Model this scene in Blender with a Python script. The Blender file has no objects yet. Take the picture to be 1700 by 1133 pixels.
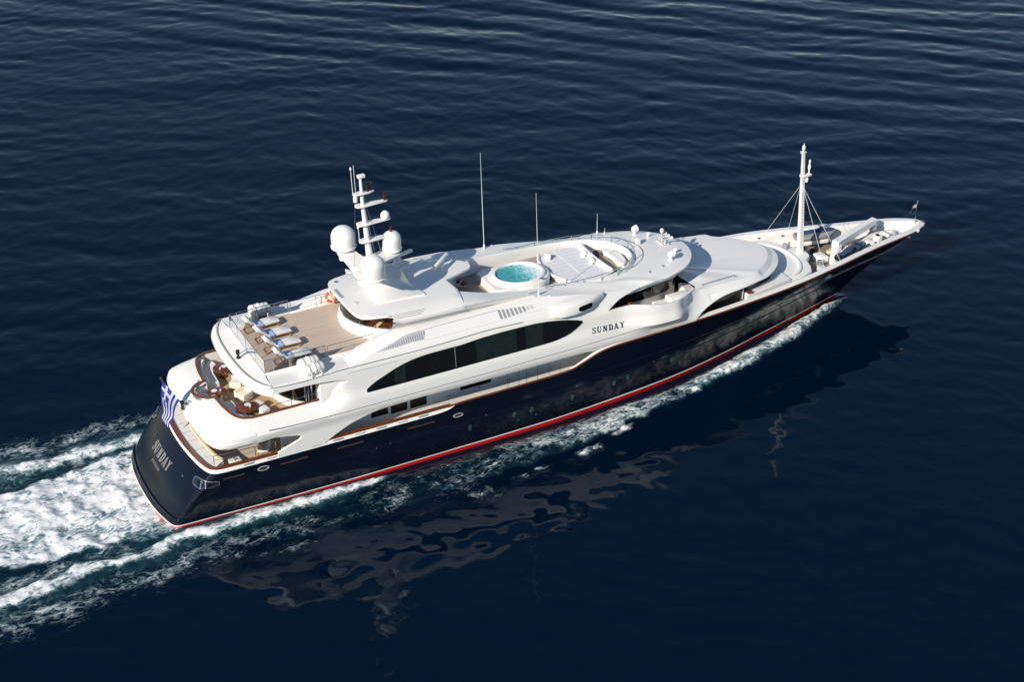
import bpy, bmesh, math, random
import numpy as np
from mathutils import Vector, Matrix
from mathutils.geometry import delaunay_2d_cdt
from mathutils.bvhtree import BVHTree
random.seed(7)
R = math.radians
scene = bpy.context.scene
col = scene.collection

# ---------------------------------------------------------------- camera, sky, sun, exposure
# world axes: +x towards the bow of the yacht, +y to port, z = 0 the water
cam_d = bpy.data.cameras.new('camera')
cam = bpy.data.objects.new('camera', cam_d)
col.objects.link(cam)
cam.location = (-17.2106, -77.5992, 54.9)
cam.rotation_euler = (R(59.7), 0, R(-27.8))
cam_d.sensor_width = 36.0
cam_d.lens = 2665.0 / 1700.0 * 36.0
cam_d.clip_start = 0.5
cam_d.clip_end = 12000
scene.camera = cam

SUN_AZ, SUN_EL = 27.0, 29.5          # degrees off the stern towards starboard, height
sd = Vector((-math.cos(R(SUN_AZ)) * math.cos(R(SUN_EL)), -math.sin(R(SUN_AZ)) * math.cos(R(SUN_EL)), math.sin(R(SUN_EL))))
w = bpy.data.worlds.new('World')
scene.world = w
w.use_nodes = True
nt = w.node_tree
sky = nt.nodes.new('ShaderNodeTexSky')
sky.sky_type = 'NISHITA'
sky.sun_disc = False
sky.sun_elevation = R(SUN_EL)
sky.sun_rotation = math.atan2(sd.x, sd.y)
sky.air_density = 1.0
sky.dust_density = 0.0
sky.ozone_density = 1.7
bg = nt.nodes['Background']
nt.links.new(sky.outputs[0], bg.inputs[0])
bg.inputs[1].default_value = 0.092
sun_d = bpy.data.lights.new('sun', 'SUN')
sun_d.energy = 5.0
sun_d.angle = R(0.5)
sun_d.color = (1.0, 0.925, 0.81)
sun = bpy.data.objects.new('sun', sun_d)
col.objects.link(sun)
sun.rotation_euler = sd.to_track_quat('Z', 'Y').to_euler()
scene.view_settings.view_transform = 'Standard'
scene.view_settings.look = 'None'
scene.view_settings.gamma = 1.0
scene.view_settings.exposure = 0.11
scene.cycles.max_bounces = 8

# ---------------------------------------------------------------- helpers
def new_mat(name, color, rough=0.5, metal=0.0, coat=0.0, var=0.0, vscale=1.0, spec=0.5, bump=0.0, bscale=20.0, stretch=(1, 1, 1)):
    m = bpy.data.materials.new(name)
    m.use_nodes = True
    n, l = m.node_tree.nodes, m.node_tree.links
    b = n['Principled BSDF']
    b.inputs['Base Color'].default_value = (*color, 1)
    b.inputs['Roughness'].default_value = rough
    b.inputs['Metallic'].default_value = metal
    b.inputs['Coat Weight'].default_value = coat
    b.inputs['Coat Roughness'].default_value = 0.05
    b.inputs['Specular IOR Level'].default_value = spec
    tc = n.new('ShaderNodeTexCoord')
    mp = n.new('ShaderNodeMapping')
    mp.inputs['Scale'].default_value = stretch
    l.new(tc.outputs['Object'], mp.inputs[0])
    nz = n.new('ShaderNodeTexNoise')
    nz.inputs['Scale'].default_value = vscale
    nz.inputs['Detail'].default_value = 6
    l.new(mp.outputs[0], nz.inputs[0])
    mx = n.new('ShaderNodeMix')
    mx.data_type = 'RGBA'
    mx.inputs[6].default_value = (*[c * (1 - var) for c in color], 1)
    mx.inputs[7].default_value = (*[min(1, c * (1 + var)) for c in color], 1)
    l.new(nz.outputs[0], mx.inputs[0])
    l.new(mx.outputs[2], b.inputs['Base Color'])
    if bump:
        nb = n.new('ShaderNodeTexNoise')
        nb.inputs['Scale'].default_value = bscale
        l.new(mp.outputs[0], nb.inputs[0])
        bp_ = n.new('ShaderNodeBump')
        bp_.inputs['Strength'].default_value = bump
        bp_.inputs['Distance'].default_value = 0.02
        l.new(nb.outputs[0], bp_.inputs['Height'])
        l.new(bp_.outputs[0], b.inputs['Normal'])
    return m

def plank_mat(name, c1, c2, seam, axis='Y', pitch=0.12, rough=0.6):
    m = new_mat(name, c1, rough)
    n, l = m.node_tree.nodes, m.node_tree.links
    b = n['Principled BSDF']
    tc = n.new('ShaderNodeTexCoord')
    sp = n.new('ShaderNodeSeparateXYZ')
    l.new(tc.outputs['Object'], sp.inputs[0])
    ml = n.new('ShaderNodeMath'); ml.operation = 'DIVIDE'; ml.inputs[1].default_value = pitch
    l.new(sp.outputs[axis], ml.inputs[0])
    fr = n.new('ShaderNodeMath'); fr.operation = 'FRACT'
    l.new(ml.outputs[0], fr.inputs[0])
    fl = n.new('ShaderNodeMath'); fl.operation = 'FLOOR'
    l.new(ml.outputs[0], fl.inputs[0])
    wn = n.new('ShaderNodeTexWhiteNoise'); wn.noise_dimensions = '1D'
    l.new(fl.outputs[0], wn.inputs['W'])
    mp = n.new('ShaderNodeMapping')
    mp.inputs['Scale'].default_value = (0.5, 5, 5) if axis == 'Y' else (5, 0.5, 5)
    l.new(tc.outputs['Object'], mp.inputs[0])
    nz = n.new('ShaderNodeTexNoise'); nz.inputs['Scale'].default_value = 2.0; nz.inputs['Detail'].default_value = 5
    l.new(mp.outputs[0], nz.inputs[0])
    ad = n.new('ShaderNodeMath'); ad.operation = 'ADD'
    l.new(wn.outputs[0], ad.inputs[0]); l.new(nz.outputs[0], ad.inputs[1])
    hf = n.new('ShaderNodeMath'); hf.operation = 'MULTIPLY'; hf.inputs[1].default_value = 0.5
    l.new(ad.outputs[0], hf.inputs[0])
    mx = n.new('ShaderNodeMix'); mx.data_type = 'RGBA'
    mx.inputs[6].default_value = (*c1, 1); mx.inputs[7].default_value = (*c2, 1)
    l.new(hf.outputs[0], mx.inputs[0])
    lt = n.new('ShaderNodeMath'); lt.operation = 'LESS_THAN'; lt.inputs[1].default_value = 0.09
    l.new(fr.outputs[0], lt.inputs[0])
    m2 = n.new('ShaderNodeMix'); m2.data_type = 'RGBA'
    l.new(lt.outputs[0], m2.inputs[0]); l.new(mx.outputs[2], m2.inputs[6]); m2.inputs[7].default_value = (*seam, 1)
    l.new(m2.outputs[2], b.inputs['Base Color'])
    return m

WHITE = new_mat('white_gelcoat', (0.80, 0.79, 0.765), 0.28, coat=0.3, var=0.025, vscale=0.5)
NAVY = new_mat('navy_hull_paint', (0.0036, 0.0064, 0.0140), 0.13, coat=0.0, spec=0.33, var=0.25, vscale=0.4)
RED = new_mat('red_boot_top', (0.55, 0.012, 0.012), 0.3, var=0.12, vscale=3, stretch=(.3, 1, 3))
BLACKGLASS = new_mat('black_glass', (0.006, 0.007, 0.007), 0.05, spec=0.5, var=0.3, vscale=0.7)
SMOKE = new_mat('smoked_glass', (0.02, 0.022, 0.024), 0.06, var=0.3, vscale=0.6)
CURTAIN = new_mat('curtain_behind_glass', (0.012, 0.019, 0.017), 0.06, var=0.4, vscale=2)
PORTGLASS = new_mat('teal_port_glass', (0.03, 0.06, 0.065), 0.08, var=0.3, vscale=3)
DARK = new_mat('dark_recess', (0.015, 0.015, 0.016), 0.6, var=0.2)
GROOVE = new_mat('grey_seam', (0.16, 0.17, 0.18), 0.6, var=0.1)
TEAKCAP = new_mat('varnished_teak', (0.15, 0.044, 0.016), 0.22, coat=0.6, var=0.3, vscale=1.5, stretch=(1, 1, 6))
TEAKFURN = new_mat('oiled_teak', (0.34, 0.17, 0.075), 0.5, var=0.25, vscale=6)
MAHOG = new_mat('dark_mahogany', (0.13, 0.035, 0.014), 0.2, coat=0.5, var=0.35, vscale=5)
TEAKDECK = plank_mat('teak_deck_planks', (0.50, 0.40, 0.32), (0.60, 0.50, 0.41), (0.36, 0.28, 0.22))
TEAKWARM = plank_mat('warm_teak_planks', (0.46, 0.31, 0.18), (0.55, 0.38, 0.23), (0.26, 0.17, 0.1))
STEEL = new_mat('polished_steel', (0.62, 0.62, 0.62), 0.18, metal=1.0, var=0.1)
CREAM = new_mat('cream_upholstery', (0.76, 0.71, 0.60), 0.85, var=0.06, vscale=4, bump=0.3, bscale=30)
FABRIC = new_mat('white_cushion_fabric', (0.78, 0.77, 0.75), 0.9, var=0.05, vscale=4, bump=0.4, bscale=14)
BLUETOWEL = new_mat('blue_towel', (0.40, 0.49, 0.74), 0.95, var=0.3, vscale=16, bump=0.5, bscale=40)
YELLOWC = new_mat('pale_yellow_cushion', (0.72, 0.60, 0.34), 0.85, var=0.08, vscale=4)
BROWNC = new_mat('brown_cushion', (0.22, 0.08, 0.03), 0.8, var=0.3, vscale=8)
BLACK = new_mat('black_plastic', (0.012, 0.012, 0.013), 0.35, var=0.2)
GREY = new_mat('mid_grey_paint', (0.30, 0.31, 0.32), 0.45, var=0.1)
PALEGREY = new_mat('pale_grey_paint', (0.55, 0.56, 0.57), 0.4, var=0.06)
ORANGE = new_mat('orange_lifebuoy', (0.75, 0.10, 0.035), 0.5, var=0.1)
REDLAMP = new_mat('red_lamp_glass', (0.09, 0.008, 0.010), 0.2, var=0.2)
FLAGBLUE = new_mat('flag_blue', (0.03, 0.05, 0.40), 0.8, var=0.15, vscale=4)
FLAGWHITE = new_mat('flag_white', (0.75, 0.76, 0.80), 0.8, var=0.05, vscale=4)
SKIBLUE = new_mat('jet_ski_blue', (0.028, 0.055, 0.12), 0.22, coat=0.5, var=0.2)
SKIGREY = new_mat('jet_ski_grey', (0.24, 0.25, 0.26), 0.35, var=0.15)
RUBBER = new_mat('pale_inflatable_tube', (0.62, 0.61, 0.57), 0.6, var=0.06, vscale=3)
LETTERDK = new_mat('dark_blue_lettering', (0.02, 0.03, 0.055), 0.35, var=0.1)
LETTERLT = new_mat('silver_lettering', (0.27, 0.27, 0.26), 0.4, metal=0.1, var=0.1)
PADFAB = plank_mat('sunpad_fabric', (0.70, 0.69, 0.72), (0.74, 0.73, 0.76), (0.52, 0.52, 0.57), axis='Y', pitch=0.42, rough=0.9)

def glass_mat():
    m = bpy.data.materials.new('clear_screen_glass')
    m.use_nodes = True
    n, l = m.node_tree.nodes, m.node_tree.links
    out = n['Material Output']
    n.remove(n['Principled BSDF'])
    t = n.new('ShaderNodeBsdfTransparent'); t.inputs[0].default_value = (0.80, 0.84, 0.86, 1)
    g = n.new('ShaderNodeBsdfGlossy'); g.inputs['Roughness'].default_value = 0.02
    f = n.new('ShaderNodeFresnel'); f.inputs[0].default_value = 1.45
    mx = n.new('ShaderNodeMixShader')
    l.new(f.outputs[0], mx.inputs[0]); l.new(t.outputs[0], mx.inputs[1]); l.new(g.outputs[0], mx.inputs[2])
    l.new(mx.outputs[0], out.inputs[0])
    return m
GLASS = glass_mat()

def tag(o, label=None, cat=None, group=None, kind=None):
    if label: o['label'] = label
    if cat: o['category'] = cat
    if group: o['group'] = group
    if kind: o['kind'] = kind
    return o

def empty(name, loc=(0, 0, 0), rz=0, parent=None):
    o = bpy.data.objects.new(name, None)
    col.objects.link(o)
    o.location = loc
    o.rotation_euler = (0, 0, rz)
    o.empty_display_size = 0.3
    if parent: o.parent = parent
    return o

class MB:
    """Collects verts and faces, then links them as one mesh object."""
    def __init__(s):
        s.v, s.f, s.m, s.mi = [], [], [], 0
    def add(s, vs, fs):
        o = len(s.v)
        s.v += [tuple(p) for p in vs]
        for f in fs:
            s.f.append([i + o for i in f]); s.m.append(s.mi)
        return s
    def mat(s, i): s.mi = i; return s
    def box(s, x0, x1, y0, y1, z0, z1, M=None, bev=0.0):
        bm = bmesh.new()
        bmesh.ops.create_cube(bm, size=1.0)
        bmesh.ops.scale(bm, vec=(x1 - x0, y1 - y0, z1 - z0), verts=bm.verts)
        if bev:
            bmesh.ops.bevel(bm, geom=bm.edges[:], offset=bev, segments=3, affect='EDGES', profile=0.5)
        bmesh.ops.translate(bm, vec=((x0 + x1) / 2, (y0 + y1) / 2, (z0 + z1) / 2), verts=bm.verts)
        if M: bmesh.ops.transform(bm, matrix=M, verts=bm.verts)
        bm.verts.index_update()
        s.add([v.co[:] for v in bm.verts], [[v.index for v in f.verts] for f in bm.faces])
        bm.free()
        return s
    def grid(s, rows, closed=False, skip=None, cap=False):
        n = len(rows[0])
        vs = [p for r in rows for p in r]
        fs = []
        for i in range(len(rows) - 1):
            for j in range(n if closed else n - 1):
                if skip and skip(i, j): continue
                k = (j + 1) % n
                fs.append([i * n + j, i * n + k, (i + 1) * n + k, (i + 1) * n + j])
        if cap:
            fs.append(list(range(n))[::-1]); fs.append([(len(rows) - 1) * n + j for j in range(n)])
        return s.add(vs, fs)
    def tube(s, path, r, seg=8, cap=True):
        pts = [Vector(p) for p in path]
        rs = r if isinstance(r, (list, tuple)) else [r] * len(pts)
        rows = []
        up = None
        for i, p in enumerate(pts):
            t = (pts[min(i + 1, len(pts) - 1)] - pts[max(i - 1, 0)]).normalized()
            if up is None:
                up = Vector((0, 0, 1)) if abs(t.z) < 0.9 else Vector((1, 0, 0))
            a = t.cross(up).normalized(); b_ = a.cross(t).normalized(); up = b_
            rows.append([tuple(p + (a * math.cos(q * 2 * math.pi / seg) + b_ * math.sin(q * 2 * math.pi / seg)) * rs[i]) for q in range(seg)])
        return s.grid(rows, closed=True, cap=cap)
    def lathe(s, prof, c=(0, 0, 0), seg=24, M=None):
        rows = []
        for r, z in prof:
            ring = [Vector((r * math.cos(2 * math.pi * k / seg), r * math.sin(2 * math.pi * k / seg), z)) for k in range(seg)]
            if M: ring = [M @ p for p in ring]
            rows.append([(p.x + c[0], p.y + c[1], p.z + c[2]) for p in ring])
        return s.grid(rows, closed=True, cap=True)
    def prism(s, poly, z0, z1):
        """poly: (x, y) outline; z0 / z1 numbers or functions of (x, y)"""
        tri = tri2d(poly)
        f0 = z0 if callable(z0) else (lambda x, y: z0)
        f1 = z1 if callable(z1) else (lambda x, y: z1)
        n = len(poly)
        vs = [(x, y, f0(x, y)) for x, y in poly] + [(x, y, f1(x, y)) for x, y in poly]
        fs = [list(reversed(t)) for t in tri] + [[i + n for i in t] for t in tri]
        fs += [[i, (i + 1) % n, (i + 1) % n + n, i + n] for i in range(n)]
        return s.add(vs, fs)
    def build(s, name, mats, parent=None, smooth=40, bevel=0.0, solid=0.0, recalc=True):
        me = bpy.data.meshes.new(name)
        me.from_pydata(s.v, [], s.f)
        if not isinstance(mats, (list, tuple)): mats = [mats]
        for m in mats: me.materials.append(m)
        me.polygons.foreach_set('material_index', s.m)
        if recalc:
            bm = bmesh.new(); bm.from_mesh(me)
            bmesh.ops.remove_doubles(bm, verts=bm.verts, dist=0.0004)
            bmesh.ops.recalc_face_normals(bm, faces=bm.faces)
            bm.to_mesh(me); bm.free()
        if smooth:
            me.polygons.foreach_set('use_smooth', [True] * len(me.polygons))
            me.set_sharp_from_angle(angle=R(smooth))
        o = bpy.data.objects.new(name, me)
        col.objects.link(o)
        if parent: o.parent = parent
        if solid:
            md = o.modifiers.new('solid', 'SOLIDIFY'); md.thickness = solid; md.offset = -1
        if bevel:
            md = o.modifiers.new('bevel', 'BEVEL'); md.width = bevel; md.segments = 2; md.limit_method = 'ANGLE'
        return o

def inside(p, poly):
    c = False
    j = len(poly) - 1
    for i in range(len(poly)):
        a, b = poly[i], poly[j]
        if (a[1] > p[1]) != (b[1] > p[1]) and p[0] < (b[0] - a[0]) * (p[1] - a[1]) / (b[1] - a[1]) + a[0]:
            c = not c
        j = i
    return c

def tri2d(poly):
    n = len(poly)
    r = delaunay_2d_cdt([Vector(p) for p in poly], [], [list(range(n))], 1, 1e-6)
    m = {}
    for k, o in enumerate(r[3]):
        m[k] = o[0] if o else 0
    return [[m[i] for i in f] for f in r[2]]

def sheet(mb, poly, fz, step=0.3, holes=()):
    """fills a 2D outline (minus holes) with a dense triangulation mapped by fz(u, v) -> (x, y, z)"""
    pts = [Vector(p) for p in poly]
    edges = [(i, (i + 1) % len(poly)) for i in range(len(poly))]
    for h in holes:
        o = len(pts)
        pts += [Vector(p) for p in h]
        edges += [(o + i, o + (i + 1) % len(h)) for i in range(len(h))]
    us = [p[0] for p in poly]; vs = [p[1] for p in poly]
    u = min(us) + step * 0.37
    while u < max(us):
        v = min(vs) + step * 0.41
        while v < max(vs):
            if inside((u, v), poly) and not any(inside((u, v), h) for h in holes):
                d = min((Vector((u, v)) - q).length for q in pts[:len(poly)])
                if d > step * 0.35: pts.append(Vector((u, v)))
            v += step
        u += step
    r = delaunay_2d_cdt(pts, edges, [], 0, 1e-6)
    vv = r[0]
    fs = []
    for f in r[2]:
        c = sum((vv[i] for i in f), Vector((0, 0))) / len(f)
        if inside(c, poly) and not any(inside(c, h) for h in holes): fs.append(list(f))
    return mb.add([fz(p[0], p[1]) for p in vv], fs)

def smooth_path(pts, n=6, closed=False):
    """Catmull-Rom through the points"""
    P = [Vector(p) for p in pts]
    out = []
    m = len(P)
    for i in range(m if closed else m - 1):
        if closed:
            a, b, c, d = P[i - 1], P[i], P[(i + 1) % m], P[(i + 2) % m]
        else:
            a, b, c, d = P[max(i - 1, 0)], P[i], P[i + 1], P[min(i + 2, m - 1)]
        for k in range(n):
            t = k / n
            out.append(0.5 * ((2 * b) + (c - a) * t + (2 * a - 5 * b + 4 * c - d) * t * t + (3 * b - a - 3 * c + d) * t ** 3))
    if not closed: out.append(P[-1])
    return [tuple(p) for p in out]

def resample(pts, n):
    P = [Vector(p) for p in pts]
    L = [0]
    for a, b in zip(P, P[1:]): L.append(L[-1] + (b - a).length)
    out = []
    for k in range(n):
        t = L[-1] * k / (n - 1)
        i = 0
        while i < len(P) - 2 and L[i + 1] < t: i += 1
        f = (t - L[i]) / max(1e-9, L[i + 1] - L[i])
        out.append(tuple(P[i].lerp(P[i + 1], min(1, f))))
    return out

def mir(pts): return [(p[0], -p[1], *p[2:]) for p in pts]
def both(half):
    """half outline from the centre line aft / forward on starboard -> full, starboard to port"""
    return list(half) + [q for q in reversed(mir(half)) if abs(q[1]) > 1e-6]
def bvh_of(o):
    me = o.data
    return BVHTree.FromPolygons([v.co[:] for v in me.vertices], [list(p.vertices) for p in me.polygons])

def interp(x, tab):
    if x <= tab[0][0]: return tab[0][1]
    for (a, p), (b, q) in zip(tab, tab[1:]):
        if x <= b: return p + (q - p) * (x - a) / (b - a)
    return tab[-1][1]
def sstep(a, b, x):
    t = min(1, max(0, (x - a) / (b - a)))
    return t * t * (3 - 2 * t)
#SHELL-BEGIN
YK = [(3.0, 4.68), (4.5, 4.68), (4.62, 4.76), (4.80, 4.82), (5.05, 4.80), (5.7, 4.75), (5.85, 4.68), (5.95, 4.62), (7.45, 4.46), (7.62, 4.42), (8.6, 3.80), (9.2, 3.4)]
def yshell(x, z):
    """half breadth of the superstructure side at length x and height z"""
    y = interp(z, YK)
    wa = 1 - sstep(8.4, 11.0, x)
    y -= wa * 0.68 * min(1, max(0, (z - 5.08) / 0.72)) * (1 - sstep(6.3, 7.05, z))
    hi = 1 - sstep(6.9, 7.4, z)
    y += .52 * sstep(28.6, 31.6, x) * (1 - sstep(32.5, 34.2, x)) * min(1, max(0, (z - 4.95) / .5)) * hi
    y -= (1.02 * sstep(32.9, 35.5, x) + .16 * sstep(35.2, 36.4, x) + .25 * sstep(38, 40, x)) * min(1, max(0, (z - 4.9) / 1.3)) * hi
    y -= min(1, max(0, (z - 6.9) / 0.6)) * interp(x, [(25, 0), (30.5, .5), (33, .9)])
    return y - .035 * (1 - sstep(4.9, 5.25, x))
#SHELL-END
def spt(x, z, off=0.0, side=-1): return (x, side * (yshell(x, z) + off), z)

# ================================================================ THE YACHT
yacht = tag(empty('motor_yacht', (28, 0, 0)), 'large white and navy blue motor yacht with a red waterline stripe steaming across dark water', 'yacht')
YINV = Matrix.Translation((-28, 0, 0))
def part(mb, name, mats, parent=None, **k):
    """a part of the yacht, modelled in world coordinates, hung under the yacht or under one of its parts"""
    p = parent or yacht
    mb.v = [(x - 28, y, z) for x, y, z in mb.v]
    return mb.build(name, mats, p, **k)
def group_part(name, label=None):
    o = empty(name, (0, 0, 0), 0, yacht)
    return o
# ---------------------------------------------------------------- hull: rows from keel side to gunwale, transom to stem
DK = [(1.66, 0, 3.1), (1.69, -1.0, 3.1), (1.78, -2.1, 3.1), (1.93, -3.2, 3.1), (2.08, -3.85, 3.1), (2.24, -4.25, 3.1), (2.48, -4.48, 3.1), (2.9, -4.60, 3.1),
      (4.4, -4.65, 3.1), (7, -4.69, 3.1), (10.2, -4.71, 3.1), (13, -4.72, 3.1), (15.2, -4.73, 3.1), (16.5, -4.73, 3.12), (17.15, -4.74, 3.25), (17.7, -4.75, 3.46), (20, -4.77, 3.5), (23.4, -4.78, 3.54),
      (25.2, -4.79, 3.62), (25.9, -4.80, 3.82), (26.6, -4.8, 4.08), (27.3, -4.8, 4.33), (28.2, -4.8, 4.48), (29.3, -4.8, 4.54), (31.8, -4.8, 4.60), (34, -4.77, 4.66), (36.3, -4.66, 4.69), (38.5, -4.51, 4.73), (41, -4.30, 4.78),
      (43.6, -3.96, 4.82), (45.5, -3.58, 4.83), (47.5, -3.1, 4.81), (49.5, -2.56, 4.77), (51.5, -2.07, 4.72), (53.3, -1.68, 4.66), (54.8, -1.32, 4.60), (55.9, -.90, 4.54), (56.6, -.48, 4.49), (56.95, 0, 4.46)]
WL = [(-.58, 0), (-.56, -1.0), (-.48, -2.1), (-.31, -3.1), (-.16, -3.75), (0.0, -4.15), (.12, -4.26), (.45, -4.34),
      (2.5, -4.42), (5.5, -4.52), (9.0, -4.62), (12, -4.66), (14.5, -4.68), (16.0, -4.69), (16.8, -4.70), (17.5, -4.70), (19.8, -4.72), (23, -4.70),
      (24.6, -4.66), (25.2, -4.63), (25.8, -4.60), (26.4, -4.57), (27.1, -4.52), (28, -4.46), (30, -4.3), (31.8, -4.12), (33.7, -3.88), (35.4, -3.58), (37.2, -3.2),
      (39.1, -2.76), (40.4, -2.42), (41.8, -2.05), (43.3, -1.68), (44.8, -1.3), (46.1, -.96), (47.3, -.66), (48.3, -.38), (49.1, -.15), (49.7, 0)]
WZ = [(0, .13), (10, .15), (18, .22), (28, .29), (40, .36), (50, .44)]       # the white line above the red boot top
VS = [-1.0, -0.45, 0.0, 0.004, 0.019, 0.023, 0.12, 0.22, 0.34, 0.46, 0.50, 0.52, 0.62, 0.74, 0.86, 0.94, 0.985, 1.0]
def hull_pt(i, v):
    d, q = DK[i], WL[i]
    zl = interp(q[0], WZ)
    bow = sstep(24, 44, q[0])
    if v < 0:
        k = -v
        return (q[0] - bow * 1.2 * k * sstep(38, 50, q[0]), q[1] * (1 - 0.22 * k * (0.3 + bow)), zl * (1 - k) - 1.3 * k)
    z = zl + (d[2] - zl) * v
    f = v ** (1.0 + 0.75 * bow)
    x = q[0] + (d[0] - q[0]) * v ** (1 + .15 * bow)
    if i < 9:                                        # transom: a slight tumble with a lip at its foot
        e = 1 - sstep(4, 9, i)
        x -= e * 0.20 * math.sin(math.pi * min(1, v)) + e * 0.10 * (1 - sstep(0.05, .22, v))
    y = q[1] + (d[1] - q[1]) * f
    if i > 8:
        y -= 0.05 * (1 - bow) * math.sin(math.pi * v) - 0.0
    return (x, y, z)
hb = MB()
NH = len(DK)
SM = list(range(NH))
rows = []
for v in VS:
    half = [hull_pt(i, v) for i in SM]
    half = half[:1] + half[1:]
    st = smooth_path(half, 3)
    rows.append(st)
nn = len(rows[0])
for side in (1, -1):
    vs = [(p[0], p[1] * side, p[2]) for r in rows for p in r]
    o = len(hb.v); hb.v += vs
    for i in range(len(VS) - 1):
        mi = 2 if i < 2 else (1 if i in (2, 3, 4) else 0)
        for j in range(nn - 1):
            a = o + i * nn + j
            hb.f.append([a, a + 1, a + nn + 1, a + nn] if side == 1 else [a, a + nn, a + nn + 1, a + 1]); hb.m.append(mi)
HULLV = [tuple(p) for p in hb.v]; HULLF = [list(f) for f in hb.f]
HULLB = BVHTree.FromPolygons(HULLV, HULLF)
hull = part(hb, 'hull', [NAVY, WHITE, RED], smooth=50)

def hull_y(x, z):
    h = HULLB.ray_cast(Vector((x, -12, z)), Vector((0, 1, 0)))
    return h[0].y if h[0] else -4.7
def hull_x(y, z):
    h = HULLB.ray_cast(Vector((-4, y, z)), Vector((1, 0, 0)))
    return h[0].x if h[0] else 0.0
DECKS = smooth_path(DK, 4)                           # starboard deck edge, transom to stem
def deck_y(x): return interp(x, [(p[0], p[1]) for p in DECKS if p[1] < -4.4 or p[0] > 10])
def deck_z(x): return interp(x, [(p[0], p[2]) for p in DECKS if p[0] > 3])
def inset(path, d):
    """offset a starboard plan path inwards by d"""
    out = []
    for k, p in enumerate(path):
        a, b = Vector(path[max(k - 1, 0)][:2]), Vector(path[min(k + 1, len(path) - 1)][:2])
        t = (b - a).normalized()
        out.append((p[0] - t.y * d * 1.0, min(0, p[1] + t.x * d), p[2]))
    return out
# rub rails: two thin half-round styling lines along each topside
for za, zb, x0, x1 in ((1.95, 2.6, 9.0, 47.5), (2.75, 3.55, 22.5, 42.0)):
    for side in (-1, 1):
        m = MB()
        pts = []
        for k in range(60):
            x = x0 + (x1 - x0) * k / 59
            z = za + (zb - za) * (k / 59) ** 1.5
            pts.append((x, side * -(hull_y(x, z) - 0.0), z))
        part(m.tube(pts, [0.006] + [0.03] * 58 + [0.006], 6), 'rub_rail', NAVY, hull)
# white panel with freeing ports between the navy topside and the teak rail, aft half
seg = [p for p in DECKS if p[0] <= 17.4 or p[1] > -4.4 and p[0] < 5]
seg = [p for p in seg if p[2] < 3.3]
for side in (1, -1):
    m = MB()
    lo = [(p[0], p[1] * side, p[2] - .02) for p in seg]
    hi_ = inset(seg, 0.09)
    hi = [(p[0], p[1] * side, 3.31) for p in hi_]
    hin = [(p[0], p[1] * side, 3.31) for p in inset(seg, 0.22)]
    low = [(p[0], p[1] * side, 2.2) for p in inset(seg, 0.24)]
    m.grid([lo, hi, hin, low])
    part(m, 'bulwark', WHITE, hull, smooth=60)
    m = MB()
    prof = [(0.05, 3.33), (0.05, 3.41), (0.27, 3.42), (0.27, 3.33)]
    m.grid([[(p[0], p[1] * side, z) for p in inset(seg, d)] for d, z in prof + prof[:1]])
    cap_rail = part(m, 'cap_rail', TEAKCAP, hull, smooth=30)
# forward of that the teak rail sits straight on the navy topside, rising to the bow
segf = [p for p in DECKS if p[0] >= 16.6]
for side in (1, -1):
    m = MB()
    def rail_prof(x):
        o = -0.045
        return [(o + .01, -0.03), (o + .01, 0.022), (0.05, 0.04), (.05, -.03)]
    rr = []
    for q in range(5):
        r = []
        pr = [inset(segf, rail_prof(0)[q % 4][0])[k] for k in range(len(segf))]
        for k, p in enumerate(pr):
            r.append((p[0], p[1] * side, max(segf[k][2], 3.44) + rail_prof(0)[q % 4][1]))
        rr.append(r)
    m.grid(rr)
    part(m, 'cap_rail', TEAKCAP, hull, smooth=30)
    # wide white top of the forward bulwark, and its inner face down to the foredeck
    sg = [p for p in segf if p[0] >= 25.2]
    m = MB()
    def wid(x): return interp(x, [(25, .12), (28, .3), (36, .42), (50, .46), (55, .5), (57, .4)])
    rr = []
    for dd, dz in ((0.04, 0.03), (0.06, .06), (0.5, .07), (1.0, .065), (1.02, .02)):
        r = []
        for k, p in enumerate(sg):
            dq = dd if dd < .3 else wid(p[0]) * dd
            a = inset(sg, dq)[k]
            r.append((min(a[0], 56.75 - dq) if p[0] > 56 else a[0], a[1] * side, p[2] + dz))
        rr.append(r)
    ins = [inset(sg, wid(p[0]) + .05)[k] for k, p in enumerate(sg)]
    for f_ in (.2, .4, .6, .8, 1.0):
        r = []
        for k, p in enumerate(sg):
            zf = interp(p[0], [(25, 2.3), (30, 3.2), (40, 3.66), (57, 3.68)])
            z = p[2] + .02 + (zf - p[2] - .02) * f_
            xx = min(ins[k][0], 55.75 - .25 * f_)
            yy = ins[k][1] * (1 - .05 * f_)
            yy = max(yy, min(-.01, hull_y(xx, z) + .10))
            r.append((xx, yy * side, z))
        rr.append(r)
    m.grid(rr)
    part(m, 'bulwark', WHITE, hull, smooth=45)
# freeing ports in the white panel, and the rounded lip along the foot of the transom
for side in (1, -1):
    for k in range(9):
        x = 4.2 + 1.35 * k
        m = MB()
        a = [(p[0], p[1]) for p in inset(seg, .03)]
        y0 = interp(x, [(q[0], q[1]) for q in a if q[1] < -4.3])
        m.box(x, x + .62, side * y0 - .012, side * y0 + .012, 3.16, 3.27)
        part(m, 'freeing_port', PALEGREY if k % 2 else GREY, hull, bevel=.01)
m = MB()
lip = smooth_path([hull_pt(i, .13) for i in range(8)], 4)
lip = [(p[0] - .02, p[1], p[2]) for p in lip]
full = lip[::-1] + [(p[0], -p[1], p[2]) for p in lip[1:]]
part(m.tube(full, [.02] + [.075] * (len(full) - 2) + [.02], 8), 'transom_lip', NAVY, hull, smooth=60)
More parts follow.
